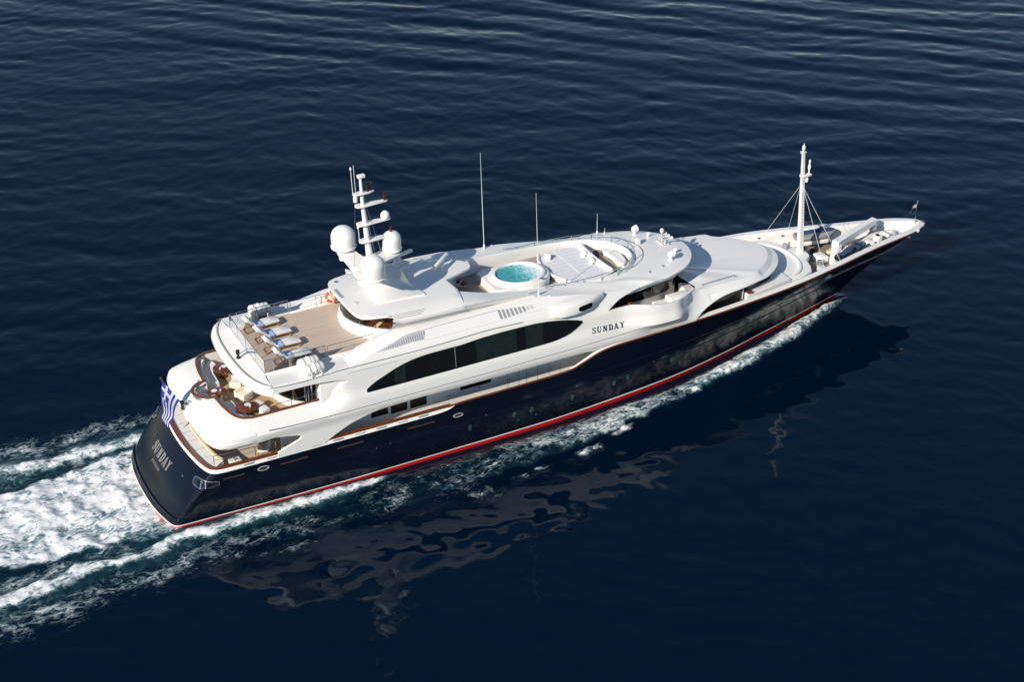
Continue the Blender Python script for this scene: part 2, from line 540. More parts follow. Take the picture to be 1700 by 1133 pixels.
# portholes (glass in a steel ring), fairleads, bronze slots, small hull lights
for x, z in ((18.32, 1.52), (21.32, 1.55), (22.54, 1.54), (25.43, 1.56), (28.52, 1.66), (29.58, 1.75), (33.0, 1.95)):
    for side in (-1, 1):
        m = MB()
        ring = [(x + .17 * math.cos(a), side * -(hull_y(x + .17 * math.cos(a), z + .27 * math.sin(a)) - .016), z + .27 * math.sin(a)) for a in [2 * math.pi * k / 20 for k in range(20)]]
        inn = [(x + .13 * math.cos(a), side * -(hull_y(x, z) - .035), z + .22 * math.sin(a)) for a in [2 * math.pi * k / 20 for k in range(20)]]
        m.grid([ring, inn], closed=True)
        m.mat(1).add(inn, [list(range(20))])
        part(m, 'porthole', [NAVY, PORTGLASS], hull)
def hull_oval(name, x, z, a, b, mats, proud=.02, n=24):
    for side in (-1, 1):
        m = MB()
        ring = [(x + a * math.cos(t), side * -(hull_y(x + a * math.cos(t), z + b * math.sin(t)) - .01), z + b * math.sin(t)) for t in [2 * math.pi * k / n for k in range(n)]]
        mid = [(x + a * .92 * math.cos(t), side * -(hull_y(x + a * math.cos(t), z + b * math.sin(t)) - .01 - proud), z + b * .85 * math.sin(t)) for t in [2 * math.pi * k / n for k in range(n)]]
        inn = [(x + a * .72 * math.cos(t), side * -(hull_y(x + a * .7 * math.cos(t), z + b * .6 * math.sin(t)) - .012), z + b * .55 * math.sin(t)) for t in [2 * math.pi * k / n for k in range(n)]]
        m.grid([ring, mid, inn], closed=True)
        m.mat(1).add(inn, [list(range(n))])
        part(m, name, mats, hull)
hull_oval('fairlead', 5.3, 2.68, .36, .17, [GREY, DARK])
hull_oval('fairlead', 17.55, 2.64, .34, .15, [GREY, DARK])
hull_oval('anchor_pocket', 46.6, 3.75, .42, .15, [GREY, DARK])
for x0, x1 in ((2.93, 4.21), (6.31, 7.99), (9.78, 11.44), (14.22, 16.02)):
    for side in (-1, 1):
        m = MB()
        r = []
        for dz, off in ((-.05, .004), (-.035, .03), (.035, .03), (.05, .004)):
            r.append([(x0 + (x1 - x0) * k / 10, side * -(hull_y(x0 + (x1 - x0) * k / 10, 2.64 + dz) - off), 2.64 + dz) for k in range(11)])
        part(m.grid(r), 'bronze_strip', new_mat('dull_bronze', (0.10, 0.075, 0.055), .4, metal=.6) if 'dull_bronze' not in bpy.data.materials else bpy.data.materials['dull_bronze'], hull)
for x, z in ((12.2, 1.9), (13.1, 2.0), (19.4, 2.1), (21.6, 1.05), (22.85, 1.1), (25.7, 2.35), (31.5, 2.35)):
    m = MB()
    m.lathe([(.05, 0), (.05, .03), (.02, .04)], (x, hull_y(x, z) + .0, z), 10, M=Matrix.Rotation(R(90), 4, 'X'))
    part(m, 'hull_light', STEEL, hull)
# wrap-round steel fairlead on each quarter
for side in (-1, 1):
    m = MB()
    ang = [(1.38, -3.75), (1.55, -4.1), (1.78, -4.35), (2.15, -4.5), (2.7, -4.6)]
    pts = smooth_path([(a, b, 0) for a, b in ang], 4)
    def qpt(p, z, off):
        d = Vector((2.9 - p[0] + 0.2, -2.9 - p[1], 0)).normalized()
        h = HULLB.ray_cast(Vector((p[0], p[1], z)) - d * 3, d)
        q = h[0] - d * off
        return (q.x, q.y * side, z)
    n = len(pts)
    zc = [2.58 - .12 * k / (n - 1) for k in range(n)]
    hh = [0.10 + .12 * math.sin(math.pi * min(1, (k + 1.2) / (n + 1.4))) for k in range(n)]
    top = [qpt(p, zc[k] + hh[k], .02) for k, p in enumerate(pts)]
    bot = [qpt(p, zc[k] - hh[k], .02) for k, p in enumerate(pts)]
    loop = top + bot[::-1]
    fa = MB().tube(loop + [loop[0]], .035, 8)
    fa.mat(1).grid([[qpt(p, zc[k] + hh[k] * .9, .006) for k, p in enumerate(pts)], [qpt(p, zc[k] - hh[k] * .9, .006) for k, p in enumerate(pts)]])
    for k in (7, 10):
        fa.mat(0).tube([top[k], bot[k]], .05, 8)
    part(fa, 'fairlead', [STEEL, SMOKE], hull)

# lettering ------------------------------------------------------
def stroke(path, ws):
    P = [Vector(p) for p in path]
    L, Rr = [], []
    for i, p in enumerate(P):
        t = (P[min(i + 1, len(P) - 1)] - P[max(i - 1, 0)]).normalized()
        nrm = Vector((-t.y, t.x))
        wd = ws[i] if isinstance(ws, list) else ws
        L.append(p + nrm * wd / 2); Rr.append(p - nrm * wd / 2)
    return [([tuple(a), tuple(b), tuple(c), tuple(d)]) for a, b, c, d in zip(L, L[1:], Rr[1:], Rr)]
def rect(x0, x1, y0, y1): return [[(x0, y0), (x1, y0), (x1, y1), (x0, y1)]]
def letters():
    T, t = .17, .06
    S = smooth_path([(.52, .80), (.46, .95), (.28, 1.0), (.12, .9), (.1, .72), (.25, .58), (.42, .44), (.5, .27), (.42, .08), (.25, 0), (.1, .06), (.04, .24)], 4)
    ws = [.05 + .13 * math.sin(math.pi * min(1, max(0, (k / (len(S) - 1) - .12) / .76))) ** 2 for k in range(len(S))]
    S_ = stroke(S, ws) + rect(.49, .54, .72, 1.0) + rect(.02, .07, 0, .3)
    U = smooth_path([(.18, 1.0), (.18, .5), (.2, .2), (.36, .02), (.55, .15), (.6, .45), (.6, 1.0)], 5)
    U_ = stroke(U, [T + (t - T) * sstep(.3, .6, k / (len(U) - 1)) for k in range(len(U))]) + rect(0.03, .36, .95, 1.0) + rect(.48, .72, .95, 1.0)
    N_ = rect(.13, .19, 0, 1) + [[(.08, 1.0), (.27, 1.0), (.64, 0), (.5, 0)]] + rect(.58, .64, 0, 1) + rect(.03, .29, 0, .05) + rect(.47, .73, .95, 1.0)
    D = smooth_path([(.2, .97), (.42, .95), (.58, .78), (.62, .5), (.58, .22), (.42, .05), (.2, .03)], 4)
    D_ = rect(.12, .28, 0, 1) + stroke(D, [.06 + .11 * math.sin(math.pi * k / (len(D) - 1)) ** 1.5 for k in range(len(D))]) + rect(.03, .2, .95, 1) + rect(.03, .2, 0, .05)
    A_ = [[(.34, 1.0), (.4, 1.0), (.14, 0), (.08, 0)], [(.3, 1.0), (.45, 1.0), (.7, 0), (.53, 0)]] + rect(.18, .56, .3, .36) + rect(0, .24, 0, .05) + rect(.44, .8, 0, .05)
    Y_ = [[(.06, 1.0), (.24, 1.0), (.45, .45), (.3, .45)]] + [[(.58, 1.0), (.64, 1.0), (.42, .45), (.36, .45)]] + rect(.29, .45, 0, .5) + rect(0, .32, .95, 1) + rect(.48, .74, .95, 1) + rect(.2, .54, 0, .05)
    return [(S_, .62), (U_, .8), (N_, .82), (D_, .72), (A_, .84), (Y_, .78)]
def lettering(name, fmap, width, height, mat_, parent):
    L = letters()
    tot = sum(a for _, a in L) + .12 * 5
    x = 0
    for k, (polys, adv) in enumerate(L):
        m = MB()
        for q, poly in enumerate(polys):
            pp = [((x + px) / tot * width, py * height) for px, py in poly]
            dd = .0012 * (q % 3)
            n = len(pp)
            m.add([fmap(u, v, .030 + dd) for u, v in pp] + [fmap(u, v, -.004) for u, v in pp], [list(range(n))] + [[i, (i + 1) % n, (i + 1) % n + n, i + n] for i in range(n)])
        part(m, name, mat_, parent, smooth=0, recalc=False)
        x += adv + .12
def on_transom(u, v, off):
    y = 1.50 - u; z = 1.92 + v
    return (hull_x(y, z) - off * 1.6, y, z)
lettering('letter', on_transom, 2.85, .44, LETTERLT, hull)
for ch in range(9):                                   # the small port of registry below the name, too small to read in the photograph
    m = MB()
    u0 = .78 + ch * .15
    for a, b, c, d in ((0, .022, -.36, -.22), (.05, .072, -.36, -.22), (.018, .054, -.24 - .05 * (ch % 3), -.22 - .05 * (ch % 3))):
        m.add([on_transom(u0 + p, q, .014 + .002 * (a > .01)) for p, q in ((a, c), (b, c), (b, d), (a, d))], [[0, 1, 2, 3]])
    part(m, 'small_letter', LETTERLT, hull, smooth=0, recalc=False)
for y in (2.1, -2.75):
    m = MB().lathe([(.06, 0), (.06, .04), (.02, .06)], (hull_x(y, 2.35), y, 2.35), 12, M=Matrix.Rotation(R(-90), 4, 'Y'))
    part(m, 'hull_light', STEEL, hull)

# ---------------------------------------------------------------- decks
def deck_poly(half): return both(half)
m = MB()
half = [(1.95, 0), (2.0, -1.5), (2.2, -3.2), (2.6, -4.0), (3.2, -4.3)] + [(x, -4.4) for x in (8, 14, 20)] + [(27, -4.4), (29, -4.3)]
m.prism(both(half)[:], 2.0, 2.2)
part(m, 'main_deck', TEAKDECK, smooth=0)
m = MB()
half = [(3.6, 0), (3.7, -2.2), (4.2, -3.5), (5, -4.0), (9, -4.05), (10.5, -4.35), (30, -4.4), (33, -4.3), (35, -3.6), (35.4, 0)]
m.prism(both(half), 4.46, 4.95)
part(m, 'upper_deck', TEAKWARM, smooth=0)
m = MB().prism(both([(x + (.03 if x < 6 else -.03), y * .99) for x, y in half]), 4.41, 4.455)
part(m, 'deckhead', WHITE, smooth=0)
# ceiling of the side decks / deckhouse wall on the main deck
for side in (-1, 1):
    m = MB()
    m.prism([(x, y * side) for x, y in [(9.1, -3.4), (28.5, -3.4), (28.5, -3.25), (9.1, -3.25)]], 2.2, 4.41)
    dh = part(m, 'deckhouse_wall', WHITE, smooth=0)
    for poly in ([(12.47, 3.30), (13.55, 3.30), (13.55, 4.3), (12.47, 4.3)], [(13.74, 3.22), (14.80, 3.22), (14.80, 4.3), (13.74, 4.3)], [(15.0, 3.22), (16.07, 3.22), (16.07, 4.3), (15.0, 4.3)], [(18.32, 3.52), (20.4, 3.56), (20.4, 4.3), (18.32, 4.3)]):
        x0, x1, z0 = poly[0][0], poly[1][0], poly[0][1]
        mm = MB().box(x0 + .05, x1 + .05, -3.435, -3.395, z0 - .13, 4.2, bev=.012)
        mm.v = [(x, y * -side, z) for x, y, z in mm.v]
        part(mm, 'window', BLACKGLASS, dh)
    for x in (21.6, 22.9, 24.5):                      # door seams and steel fittings on the shaded wall
        mm = MB()
        for dx in (0, .78):
            mm.box(x + dx, x + dx + .02, side * 3.403 - .006, side * 3.403 + .006, 2.25, 4.2)
        mm.box(x, x + .8, side * 3.403 - .006, side * 3.403 + .006, 4.2, 4.22)
        mm.mat(1).box(x + .1, x + .13, side * 3.41 - .03, side * 3.41 + .03, 3.15, 3.32)
        part(mm, 'door', [GROOVE, STEEL], dh)
    mm = MB().box(28.3, 28.45, min(side * 3.5, side * 4.3), max(side * 3.5, side * 4.3), 2.2, 4.41)
    part(mm, 'bulkhead', WHITE)
    mm = MB()
    for x in (17.6, 19.6, 21.9, 23.2, 24.9):
        mm = MB().lathe([(.05, 0), (.05, .09), (.02, .1)], (x, side * 3.4, 3.28 if x < 21 else 3.95), 8, M=Matrix.Rotation(R(90 * -side), 4, 'X'))
        part(mm, 'wall_lamp', STEEL, dh)
# aft saloon wall on the main deck with its glass doors
m = MB().box(9.0, 9.2, -3.5, 3.5, 2.2, 4.41)
aw = part(m, 'aft_saloon_wall', WHITE)
for y0, y1 in ((-1.9, -.03), (.03, 1.9)):
    part(MB().box(8.97, 9.01, y0, y1, 2.25, 4.2), 'glass_door', SMOKE, aw)
for side in (-1, 1):
    part(MB().box(6.9, 9.0, min(side * 3.2, side * 3.42), max(side * 3.2, side * 3.42), 2.2, 4.41, bev=.02), 'stair_casing', WHITE)
# ---------------------------------------------------------------- superstructure side (one shell each side, openings cut into its outline)
LENS_UP = [(4.90, 4.49), (6.16, 4.54), (6.97, 4.38), (7.57, 4.23)]          # top edge of the cockpit opening
LENS_LO = [(7.55, 3.90), (6.91, 3.67), (6.24, 3.41)]
SIDE_UP = [(9.13, 3.29), (9.79, 3.64), (10.25, 3.87), (10.71, 4.07), (11.40, 4.27), (12.09, 4.42), (12.62, 4.48), (13.12, 4.50), (15.21, 4.61), (17.76, 4.52), (20.42, 4.51), (23.29, 4.53), (25.18, 4.54), (26.29, 4.53), (27.11, 4.44)]
CAPX = [(6.51, 5.80), (7.96, 5.89), (9.35, 5.92)]
UDL_LO = [(9.47, 6.00), (10.14, 6.46), (10.56, 6.76), (10.78, 6.84)]
UDL_UP = [(10.50, 6.97), (9.78, 7.11), (9.13, 7.18), (8.48, 7.22), (7.72, 7.23), (6.90, 7.24), (6.19, 7.24)]
E_LINE = [(11.0, 7.64), (11.6, 7.76), (12.2, 7.94)] + [(12.71, 8.09), (13.38, 8.24), (14.19, 8.42), (15.00, 8.55), (15.97, 8.58), (17.13, 8.59), (18.39, 8.59), (19.69, 8.60), (20.76, 8.61), (22.11, 8.61)]
EYE_UP = [(28.00, 6.93), (28.42, 7.15), (28.93, 7.35), (29.43, 7.45), (29.97, 7.54), (30.53, 7.62), (31.13, 7.65)]
BUL = [(27.99, 6.89), (28.64, 6.93), (29.31, 6.97), (29.66, 6.98), (30.79, 6.85), (31.57, 6.74), (32.30, 6.66), (32.74, 6.68), (33.25, 6.63), (34.31, 6.39), (34.83, 6.40)]
LENS_FW = [(34.88, 5.11), (35.36, 5.27), (35.88, 5.39)]
SADLE = 4.62
outline = []
outline += [(6.0, 4.45)] + [(5.95, 3.08)]
outline = [(LENS_LO[-1][0], 3.06)] + LENS_LO[::-1] + [(LENS_LO[0][0] + .2, (LENS_LO[0][1] + LENS_UP[-1][1]) / 2)] + LENS_UP[:0:-1] + [(5.6, 4.50), (5.05, 4.45)]
outline += [(4.75, 4.47), (4.75, 5.76), (5.1, 5.80)]
outline += [(x, 5.80) for x, z in CAPX[:1]] + [(x, 5.82) for x, z in CAPX[1:]] + UDL_LO + UDL_UP
outline += [(6.3, 7.1), (6.3, 7.62), (9.6, 7.62)]
EL = [p for p in E_LINE if p[0] > 9.8]
TOP_F = [(24.3, 8.56), (25.5, 8.38), (27, 8.12), (28.5, 7.9), (29.6, 7.76)]
outline += EL + TOP_F + EYE_UP[::-1] + BUL
outline += [(35.41, 6.12), (35.97, 6.03)] + LENS_FW[::-1]
outline += [(LENS_FW[0][0] - .5, 4.70)] + [(x, deck_z(x) + .03) for x in (33, 31.8, 30.5, 29.3, 28.2, 27.6)]
outline += SIDE_UP[::-1] + [(SIDE_UP[0][0], 3.06)]
shells = {}
for side in (-1, 1):
    m = MB()
    sheet(m, outline, lambda x, z: spt(x, z, 0, side), step=0.26)
    shells[side] = part(m, 'superstructure', WHITE, smooth=28, recalc=False)
    me = shells[side].data
    bm = bmesh.new(); bm.from_mesh(me)
    bmesh.ops.recalc_face_normals(bm, faces=bm.faces)
    bm.faces.ensure_lookup_table()
    s = sum(f.normal.y * f.calc_area() for f in bm.faces)
    if s * side < 0: bmesh.ops.reverse_faces(bm, faces=bm.faces[:])
    bm.to_mesh(me); bm.free()
    md = shells[side].modifiers.new('solid', 'SOLIDIFY'); md.thickness = 0.16; md.offset = -1
    md = shells[side].modifiers.new('edges', 'EDGE_SPLIT'); md.split_angle = R(35)
def on_shell(name, poly, mat_, side, off=.012, step=.3, parent=None):
    """thin pane lying proud of the shell"""
    m = MB()
    sheet(m, poly, lambda x, z: spt(x, z, off, side), step=step)
    n0 = len(m.v)
    k = len(poly)
    m.add([spt(x, z, off, side) for x, z in poly] + [spt(x, z, -.03, side) for x, z in poly], [[i, (i + 1) % k, (i + 1) % k + k, i + k] for i in range(k)])
    return part(m, name, mat_, parent or shells[side], smooth=30)
def seam(pts, side, wd=.018, name='seam', mat_=None, off=.004):
    """a groove line following the shell"""
    m = MB()
    pts = smooth_path(pts, 3)
    up = [spt(x, z + wd, off, side) for x, z in pts]; dn = [spt(x, z - wd, off, side) for x, z in pts]
    up2 = [spt(x, z + wd, -.02, side) for x, z in pts]; dn2 = [spt(x, z - wd, -.02, side) for x, z in pts]
    return part(m.grid([up2, up, dn, dn2]), name, mat_ or GROOVE, shells[side], smooth=0)
WIN = [(11.82, 5.91), (11.88, 6.06), (12.14, 6.22), (12.48, 6.40), (12.88, 6.55), (13.31, 6.72), (13.78, 6.89), (14.29, 7.03), (14.76, 7.13), (15.22, 7.19), (15.69, 7.23), (16.15, 7.24), (17.01, 7.25), (17.91, 7.25), (19.37, 7.36), (20.74, 7.39), (22.18, 7.38), (22.98, 7.36), (23.75, 7.29), (24.54, 7.17), (25.16, 7.04), (25.70, 6.90), (26.09, 6.77), (26.13, 6.66), (25.93, 6.53), (25.63, 6.35), (25.27, 6.18), (24.87, 6.06), (24.36, 5.96), (23.85, 5.91), (23.30, 5.90), (20.03, 5.88), (16.84, 5.86), (14.13, 5.85), (11.93, 5.85)]
WINB = [(x, z) for x, z in WIN]
BANDS = [(15.30, 5.89), (15.76, 5.89), (15.88, 7.23), (15.42, 7.20)], [(19.47, 5.88), (19.95, 5.88), (20.06, 7.39), (19.58, 7.38)], [(22.27, 5.89), (22.76, 5.89), (22.85, 7.35), (22.36, 7.35)]
for side in (-1, 1):
    def wpt(x, z, off):
        f = (z - 5.85) / (7.5 - 5.85)
        return (x, side * (4.70 + (4.49 - 4.70) * f + off), z)
    m = MB()
    sheet(m, WIN, lambda x, z: wpt(x, z, 0), step=.4)
    k = len(WIN)
    m.add([wpt(x, z, 0) for x, z in WIN] + [spt(x, z, -.03, side) for x, z in WIN], [[i, (i + 1) % k, (i + 1) % k + k, i + k] for i in range(k)])
    sw = part(m, 'saloon_window', BLACKGLASS, shells[side], smooth=30)
    x0 = [(17.52, 5.87)][0][0]
    m = MB()
    zs = [5.95 + (7.33 - 5.95) * k / 10 for k in range(11)]
    m.grid([[wpt(x0 + dx, z, .012) for z in zs] for dx in (-.015, .015)])
    part(m, 'mullion', GREY, sw, smooth=0)
    def wtop(x):
        zz = []
        for i in range(len(WIN)):
            a, b = WIN[i], WIN[(i + 1) % len(WIN)]
            if (a[0] - x) * (b[0] - x) < 0: zz.append(a[1] + (b[1] - a[1]) * (x - a[0]) / (b[0] - a[0]))
        return min(zz) + .05, max(zz) - .05
    for bx0, bx1 in ((13.6, 14.3), (18.9, 21.6), (22.2, 23.4)):           # curtains behind the glass read as slightly paler panes
        m = MB()
        m.grid([[wpt(x, wtop(x)[0] + (wtop(x)[1] - wtop(x)[0]) * k / 10, .006) for k in range(11)] for x in [bx0 + (bx1 - bx0) * i / 6 for i in range(7)]])
        part(m, 'pane', CURTAIN, sw, smooth=0)
    seam([(5.81, 5.13), (7.69, 5.06), (10.26, 5.03), (13.47, 5.03), (16.76, 5.04), (19.95, 5.04), (23.23, 5.09), (25.54, 5.11), (27.71, 5.16), (29.17, 5.20), (30.29, 5.38), (31.34, 5.30)], side)
    seam([(6.07, 7.65), (6.94, 7.56), (8.40, 7.52), (10.20, 7.61), (12.87, 7.60), (15.65, 7.60), (17.60, 7.64), (19.63, 7.69), (20.99, 7.67), (22.15, 7.63)], side, .022)
    seam([(10.72, 7.31), (11.87, 7.31), (13.06, 7.30), (13.90, 7.30)], side, .010)
    seam([(13.01, 8.04), (13.55, 8.18), (14.25, 8.36), (14.98, 8.48), (15.95, 8.52), (17.11, 8.54), (18.37, 8.54), (19.68, 8.55), (20.74, 8.55)], side, .010)
    seam([(15.77, 7.98), (17.91, 7.99), (20.69, 8.00), (23.55, 8.03)], side, .008, mat_=PALEGREY)
    # large slatted air intake
    lou = [(12.68, 8.02), (13.11, 8.11), (13.56, 8.22), (14.17, 8.34), (14.97, 8.46), (15.95, 8.53), (15.86, 8.30), (15.74, 8.05), (14.92, 8.07), (14.10, 8.02), (13.38, 8.01)]
    iv = on_shell('air_intake', lou, PALEGREY, side, .018, .15)
    m = MB()
    xs0, xs1 = min(p[0] for p in lou), max(p[0] for p in lou)
    k = 0
    x = xs0 + .25
    while x < xs1 - .03:
        zz = []
        for i in range(len(lou)):
            a, b = lou[i], lou[(i + 1) % len(lou)]
            if (a[0] - x) * (b[0] - x) < 0: zz.append(a[1] + (b[1] - a[1]) * (x - a[0]) / (b[0] - a[0]))
        if len(zz) >= 2 and max(zz) - min(zz) > .1:
            z0, z1 = min(zz) + .04, max(zz) - .04
            m = MB().grid([[spt(x + d, z0 + (z1 - z0) * q / 4, .030, side) for q in range(5)] for d in (-.035, .035)])
            m.v = [(px - 28, py, pz) for px, py, pz in m.v]
            sl = m.build('slot', GREY, iv, smooth=0)
        x += .145
    # nine short vents further forward
    for k in range(9):
        px = [(20.80, 8.32), (21.06, 8.30), (21.32, 8.29), (21.59, 8.29), (21.86, 8.29), (22.12, 8.29), (22.39, 8.29), (22.65, 8.29), (22.90, 8.30)][k]
        h = .24 - .016 * k if k < 7 else .10
        m = MB().grid([[spt(px[0] + d + .04 * (1 - q / 2), px[1] - h + 2 * h * q / 4, .022, side) for q in range(5)] for d in (-.075, .075)])
        part(m, 'air_vent', GREY if k < 7 else PALEGREY, shells[side], smooth=0)
    # running-light pod: a streamlined box with a dark lamp recess in its forward half (the photograph shows the starboard one)
    if side == -1:
        m = MB()
        rows = []
        for x, w_, z0, z1 in ((23.9, .02, 7.50, 8.10), (24.1, .22, 7.46, 8.14), (24.5, .36, 7.42, 8.16), (25.4, .42, 7.40, 8.18), (26.2, .40, 7.44, 8.18), (26.8, .30, 7.54, 8.16), (27.4, .14, 7.68, 8.12), (27.8, .01, 7.80, 8.06)):
            r = []
            for zz, ww in ((z0, -.2), (z0, w_ * .7), (z0 + .07, w_), (z1 - .12, w_ * .96), (z1, w_ * .62), (z1 + .03, -.2)):
                yb = yshell(x, 7.5) - .1
                r.append((x, side * (yb + .10 + ww), zz))
            rows.append(r)
        m.grid(rows)
        pod = part(m, 'lamp_pod', WHITE, shells[side], smooth=50)
        m = MB()
        n = 20
        def podpt(x, z, o):
            w_ = interp(x, [(25.4, .42), (26.2, .40), (26.8, .30), (27.4, .14)])
            return (x, side * (yshell(x, 7.5) + w_ + o), z)
        ring = []
        for k in range(n):
            a = 2 * math.pi * k / n
            ring.append((26.25 + .52 * (abs(math.cos(a)) ** .5) * (1 if math.cos(a) > 0 else -1), 7.76 + .17 * (abs(math.sin(a)) ** .6) * (1 if math.sin(a) > 0 else -1)))
        m.add([podpt(x, z, .055) for x, z in ring], [list(range(n))])
        m.add([podpt(x, z, .055) for x, z in ring] + [podpt(x, z, -.03) for x, z in ring], [[i, (i + 1) % n, (i + 1) % n + n, i + n] for i in range(n)])
        part(m, 'lamp_window', BLACKGLASS, pod, smooth=0)
    # yacht's name
    q0, q1 = [(26.75, 5.76), (29.04, 5.67)]
    q2 = [(26.81, 6.03)][0]
    u0, v0 = q0; L_ = q1[0] - q0[0]
    if side == -1:
        f = lambda u, v, o: spt(u0 + u + .16 * v, v0 + u * (q1[1] - q0[1]) / L_ + v, o, -1)
    else:
        f = lambda u, v, o: spt(u0 + L_ - u - .16 * v, v0 + v, o, 1)
    lettering('letter', f, L_, q2[1] - q0[1] + .05, LETTERDK, shells[side])

# ---------------------------------------------------------------- aft bulwark of the upper deck: wraps round the stern
def brow(rows_half, name, skip=None, ends=0, mats=WHITE, n=4, smooth=50, **kw):
    m = MB()
    rows = []
    for half in rows_half:
        if ends: half = half[:-1] + [(half[-1][0] + .02, -yshell(half[-1][0], half[-1][2]) if half[-1][1] < ends else half[-1][1], half[-1][2])]
        st = smooth_path(half, n)
        rows.append(st[::-1] + [(p[0], -p[1], p[2]) for p in st[1:]])
    return part(m.grid(rows, skip=skip), name, mats, smooth=smooth, **kw)
def zl(pts, z): return [(x, y, z) for x, y in pts]
B = [zl([(3.3, 0), (3.3, -.9), (3.3, -1.2), (3.35, -2.6), (3.5, -3.5), (3.8, -3.9), (4.2, -4.05), (4.7, -4.1), (5.02, -4.1)], 4.47),
     zl([(2.44, 0), (2.44, -.9), (2.44, -1.2), (2.50, -2.6), (2.70, -3.7), (3.02, -4.25), (3.6, -4.52), (4.5, -4.62), (5.02, -4.66)], 4.42),
     zl([(2.30, 0), (2.30, -.9), (2.30, -1.2), (2.36, -2.7), (2.55, -3.82), (2.92, -4.42), (3.55, -4.68), (4.5, -4.76), (5.02, -4.79)], 4.62),
     zl([(2.27, 0), (2.27, -.9), (2.27, -1.2), (2.33, -2.7), (2.53, -3.85), (2.90, -4.46), (3.55, -4.72), (4.5, -4.79), (5.02, -4.82)], 4.82),
     zl([(2.36, 0), (2.36, -.9), (2.36, -1.2), (2.42, -2.7), (2.62, -3.8), (2.98, -4.40), (3.6, -4.66), (4.5, -4.75), (5.02, -4.78)], 5.08),
     zl([(2.66, 0), (2.66, -.9), (2.66, -1.2), (2.74, -2.62), (2.96, -3.62), (3.28, -4.15), (3.85, -4.42), (4.6, -4.52), (5.02, -4.56)], 5.32),
     zl([(3.3, 0), (3.3, -.9), (3.3, -1.2), (3.4, -2.5), (3.62, -3.4), (3.92, -3.9), (4.35, -4.15), (4.8, -4.24), (5.02, -4.28)], 5.58),
     zl([(3.9, 0), (3.9, -.9), (3.92, -1.2), (3.99, -2.3), (4.19, -3.25), (4.44, -3.72), (4.75, -3.95), (4.95, -4.06), (5.02, -4.08)], 5.78),
     zl([(4.05, 0), (4.05, -.9), (4.07, -1.2), (4.14, -2.25), (4.34, -3.15), (4.56, -3.6), (4.8, -3.82), (4.95, -3.9), (5.02, -3.92)], 5.78),
     zl([(4.05, 0), (4.05, -.9), (4.07, -1.2), (4.14, -2.25), (4.34, -3.15), (4.56, -3.6), (4.8, -3.82), (4.95, -3.9), (5.02, -3.92)], 4.95)]
mid = 8 * 4
aftb = brow(B, 'aft_bulwark', ends=-4.02, smooth=19, skip=lambda i, j: i >= 6 and abs(j + .5 - mid) < 3)
# the round look-out niche in the middle of it
m = MB()
arc = [(3.95 - .98 * math.sin(a), .98 * math.cos(a)) for a in [math.pi * k / 24 for k in range(25)]]
arc = [(4.07, .98)] + arc + [(4.07, -.98)]
arci = [(3.95 - .88 * math.sin(a), .88 * math.cos(a)) for a in [math.pi * k / 24 for k in range(25)]]
arci = [(4.07, .88)] + arci + [(4.07, -.88)]
m.grid([[(x, y, 5.0) for x, y in arc], [(x, y, 5.5) for x, y in arc], [(x, y, 5.5) for x, y in arci], [(x, y, 5.02) for x, y in arci]])
m.add([(x, y, 5.06) for x, y in arci], [list(range(len(arci)))])
niche = part(m, 'lookout_niche', WHITE)
m = MB()
for z in (5.58, 5.68):
    m.tube([(3.95 - .93 * math.sin(a), .93 * math.cos(a), z) for a in [math.pi * k / 24 for k in range(25)]], .02, 6)
for k in (2, 7, 12, 17, 22):
    a = math.pi * k / 24
    m.tube([(3.95 - .93 * math.sin(a), .93 * math.cos(a), 5.48), (3.95 - .93 * math.sin(a), .93 * math.cos(a), 5.79)], .022, 6)
part(m, 'guard_rail', STEEL, niche)
# teak capping along bulwark and niche
capc = [(9.5, -3.98), (8.0, -4.0), (6.5, -4.01), (5.3, -4.02), (4.85, -3.93), (4.55, -3.74), (4.28, -3.25), (4.08, -2.25), (4.0, -1.3), (3.99, -.96)]
capn = [(3.95 - .94 * math.sin(a), -.94 * math.cos(a)) for a in [math.pi * k / 24 for k in range(0, 13)]]
path = smooth_path([(x, y, 0) for x, y in capc], 5) + [(x, y, 0) for x, y in capn]
path = [(p[0], p[1]) for p in path]
path = path + [(x, -y) for x, y in reversed(path[:-1])]
m = MB()
offs = [(-.09, 5.79), (-.10, 5.84), (-.05, 5.87), (.05, 5.87), (.10, 5.84), (.09, 5.79), (-.09, 5.79)]
rr = []
for d, z in offs:
    r = []
    for k, p in enumerate(path):
        a, b = Vector(path[max(k - 1, 0)]), Vector(path[min(k + 1, len(path) - 1)])
        t = (b - a).normalized()
        r.append((p[0] - t.y * d, p[1] + t.x * d, z))
    rr.append(r)
part(m.grid(rr), 'cap_rail', TEAKCAP, aftb, smooth=60)
# inner face of the upper deck bulwark along the sides
for side in (-1, 1):
    m = MB()
    m.grid([[(5.0, side * 3.9, z), (6.5, side * 3.92, z), (9.7, side * 3.92, z)] for z in (5.79, 4.95)])
    part(m, 'bulwark_lining', WHITE, aftb)

